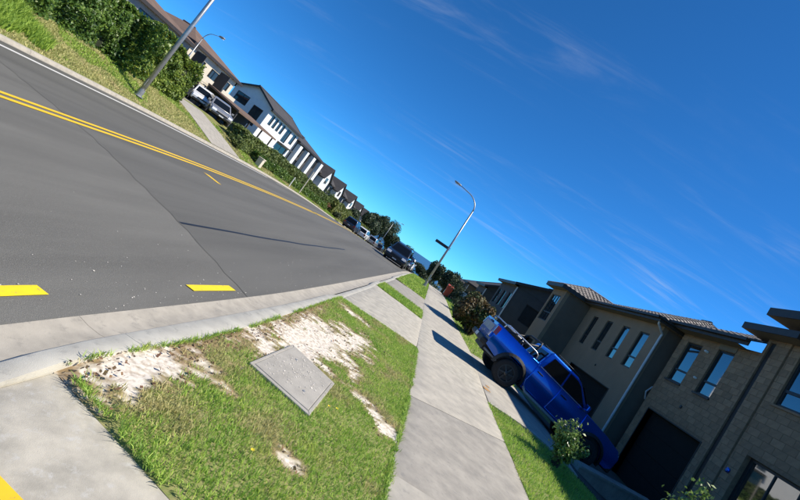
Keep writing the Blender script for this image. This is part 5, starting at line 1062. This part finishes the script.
def car(label, loc, rz, kind, m, group=None, name='parked_car', rim=ALLOY):
    z = loc[2] if len(loc) > 2 else ztf(*loc); c = thing(name, label, 'car', (loc[0], loc[1], z), (0, 0, rz), group=group); P = dict(parent=c, local=True)
    if kind == 'suv': L, hw, wb, wr, zb, zr = 4.6, .92, 2.7, .36, .98, 1.70
    elif kind == 'hatch': L, hw, wb, wr, zb, zr = 4.1, .87, 2.5, .31, .88, 1.48
    else: L, hw, wb, wr, zb, zr = 4.6, .88, 2.65, .32, .90, 1.45
    f, r = L/2, -L/2; xf, xr = f-.88, f-.88-wb; AZ = wr+.02; ar = wr+.07
    low = [(r+.05, .38), (r, .62), (r+.04, zb+.02), (f-1.25, zb+.03), (f-.35, zb-.10), (f-.06, zb-.26), (f, .50), (f-.06, .28)] + arc(xf, AZ, ar, 3, 177, 10) + [(xf-.6, .26), (xr+.6, .26)] + arc(xr, AZ, ar, 3, 177, 10)
    smoothed(obj('body', MB().prism(low, -hw, hw), m, bevel=.07, **P), 30)
    t0, t1 = (r+.45, f-2.0) if kind != 'sedan' else (r+1.25, f-1.95); b0, b1 = (r+.10, f-1.12) if kind != 'sedan' else (r+.60, f-1.1)
    def cy(x, zz_): return hw-.05-(zz_-zb)/(zr-zb)*.17
    rings = []
    for zz_, x0, x1 in ((zb, b0, b1), (zr-.07, t0-.05, t1+.08), (zr, t0+.18, t1-.15)):
        w_ = cy(0, zz_)-(.08 if zz_ == zr else 0); rings.append([(x0, -w_, zz_), (x1, -w_, zz_), (x1, w_, zz_), (x0, w_, zz_)])
    smoothed(obj('roof', MB().loft(rings), m, bevel=.05, **P), 35)
    def xe(zz_, lo): k = (zz_-zb)/(zr-.07-zb); return (b0+(t0-.05-b0)*k) if lo else (b1+(t1+.08-b1)*k)
    za, zc = zb+.05, zr-.13; xm = (t0+t1)/2+.05
    for s in (-1, 1):
        obj('side_window', panel([(xe(za, 1)+.14, za), (xm-.04, za), (xm-.04, zc), (xe(zc, 1)+.12, zc)], cy, s), CARGL, **P); obj('side_window', panel([(xm+.04, za), (xe(za, 0)-.14, za), (xe(zc, 0)-.08, zc), (xm+.04, zc)], cy, s), CARGL, **P)
        y0, y1 = sorted((s*(hw*.55), s*(hw*.93)))
        obj('headlight', MB().hexa([(f-.3, y0, zb-.34), (f-.3, y1, zb-.34), (f+.006, y1*.97, zb-.34), (f+.006, y0, zb-.34), (f-.3, y0, zb-.16), (f-.3, y1, zb-.16), (f-.05, y1*.97, zb-.19), (f-.05, y0, zb-.19)]), CLEARL, **P)
        y0, y1 = sorted((s*(hw*.66), s*(hw*.96))); obj('tail_light', MB().box(r-.012, r+.16, y0, y1, zb-.26, zb-.02), REDL, **P)
        obj('mirror', MB().box(f-1.62, f-1.48, min(s*hw, s*(hw+.17)), max(s*hw, s*(hw+.17)), zb+.06, zb+.20), m, bevel=.02, **P)
        for ax in (xf, xr): wheel(c, ax, s*(hw-.10), wr, .21, s, rim, 5)
    for nm, lo, sg in (('rear_window', 1, -1), ('windscreen', 0, 1)):
        xa, xb = xe(za, lo), xe(zc, lo); ya, yb = cy(0, za)-.12, cy(0, zc)-.10
        obj(nm, MB().hexa([(xa+sg*.012, -ya, za), (xa+sg*.012, ya, za), (xa-sg*.05, ya, za), (xa-sg*.05, -ya, za), (xb+sg*.012, -yb, zc), (xb+sg*.012, yb, zc), (xb-sg*.05, yb, zc), (xb-sg*.05, -yb, zc)]), CARGL, **P)
    obj('grille', MB().box(f-.10, f+.012, -hw*.5, hw*.5, .50, zb-.28), BLKPL, **P); obj('bumper', MB().box(f-.06, f+.03, -hw*.85, hw*.85, .30, .44), BLKPL, bevel=.02, **P)
    obj('number_plate', MB().box(r-.02, r-.008, -.18, .18, .62, .72).box(f+.03, f+.04, -.18, .18, .36, .44), PLATE, **P); obj('underbody', MB().box(xr-.3, xf+.3, -hw+.25, hw-.25, .2, .5), BLKPL, **P)
    return c
def rz_(y): return float(zs(y))+ROAD_Z
G = 'cars parked along the street'
car('black four wheel drive facing us at the near kerb beyond the crossings', (-2.9, 35.5, rz_(35.5)), R(-90), 'suv', CARBLACK, G)
car('dark blue car parked behind the black four wheel drive', (-2.75, 42, rz_(42)), R(-90), 'sedan', CARNAVY, G)
car('white car third in the row at the near kerb', (-2.75, 48.5, rz_(48.5)), R(-90), 'hatch', CARWHITE, G)
car('dark navy car nearest to us at the far kerb', (-12.4, 58.5, rz_(58.5)), R(90), 'suv', CARNAVY, G)
car('white hatchback between the navy and silver cars at the far kerb', (-12.2, 67.5, rz_(67.5)), R(90), 'suv', CARWHITE, G)
car('silver car behind the white hatchback at the far kerb', (-12.0, 79, rz_(79)), R(90), 'suv', CARSILVER, G)
car('dark car farthest along the far kerb behind the silver one', (-11.8, 90, rz_(90)), R(90), 'sedan', CARBLACK, G)
car('white car parked in the far driveway just past the tall hedge', (-22.6, 32.1, 1.28), R(-48), 'hatch', CARWHITE, 'cars in the far driveway')
car('silver car parked beside the white one in the far driveway', (-20.4, 31.3, 1.22), R(-44), 'hatch', CARSILVER, 'cars in the far driveway')

# ------------------------------------------------------------------ small things
RUST = mat('rust_stain', (0.50, 0.30, 0.13), 0.9, 0.3, 14)
def stain(cx, cy, r, parent, seed, m=RUST, dz=.018):
    rs = random.Random(seed); mb = MB(); pts = []
    for k in range(18):
        a = k/18*2*math.pi; q = r*rs.uniform(.5, 1.1); x, y = cx+q*math.cos(a), cy+q*1.5*math.sin(a); pts.append((x, y, ztf(x, y)+dz))
    mb.add([(cx, cy, ztf(cx, cy)+dz)]+pts, [(0, k+1, (k+1) % 18+1) for k in range(18)]); obj('stain', mb, m, parent)
stain(2.42, 9.75, .11, dw, 3); stain(2.50, 10.1, .06, dw, 5)

n = 5200; yv = 1.9+6.9*RNG.uniform(0, 1, n); P1 = np.stack([np.interp(yv, [2.5, 3.3, 5.9, 9], [0.58, 0.63, 0.67, 0.63])+RNG.normal(.004, .014, n), yv], -1)
m_ = 1500; xv = RNG.uniform(-1.36, .55, m_); P2 = np.stack([xv, 2.415-(xv+1.39)*.27+RNG.normal(.005, .012, m_)], -1)
m_ = 2600; yv = RNG.uniform(2.4, 8.7, m_); P3 = np.stack([XKB(yv)+RNG.normal(.012, .012, m_), yv], -1)
m_ = 4200; yv = RNG.uniform(2.5, 8.6, m_); P4 = np.stack([np.array([XFR(v) for v in yv])+RNG.normal(.004, .016, m_), yv], -1)
P = np.concatenate([P1, P2, P3, P4]); k = fbm(P[:, 0]*3, P[:, 1]*5, 63, 3) > .44; P = P[k]
blades('edge_grass', P, zt(P[:, 0], P[:, 1])+.004+np.where((P[:, 1] < 2.5) & (P[:, 0] < .4), -.03*np.clip(1-(P[:, 0]+1.4)/1.2, 0, 1), 0), .036, .006, GRASS, 'grass and weeds creeping over the edges of the concrete', 1.1)
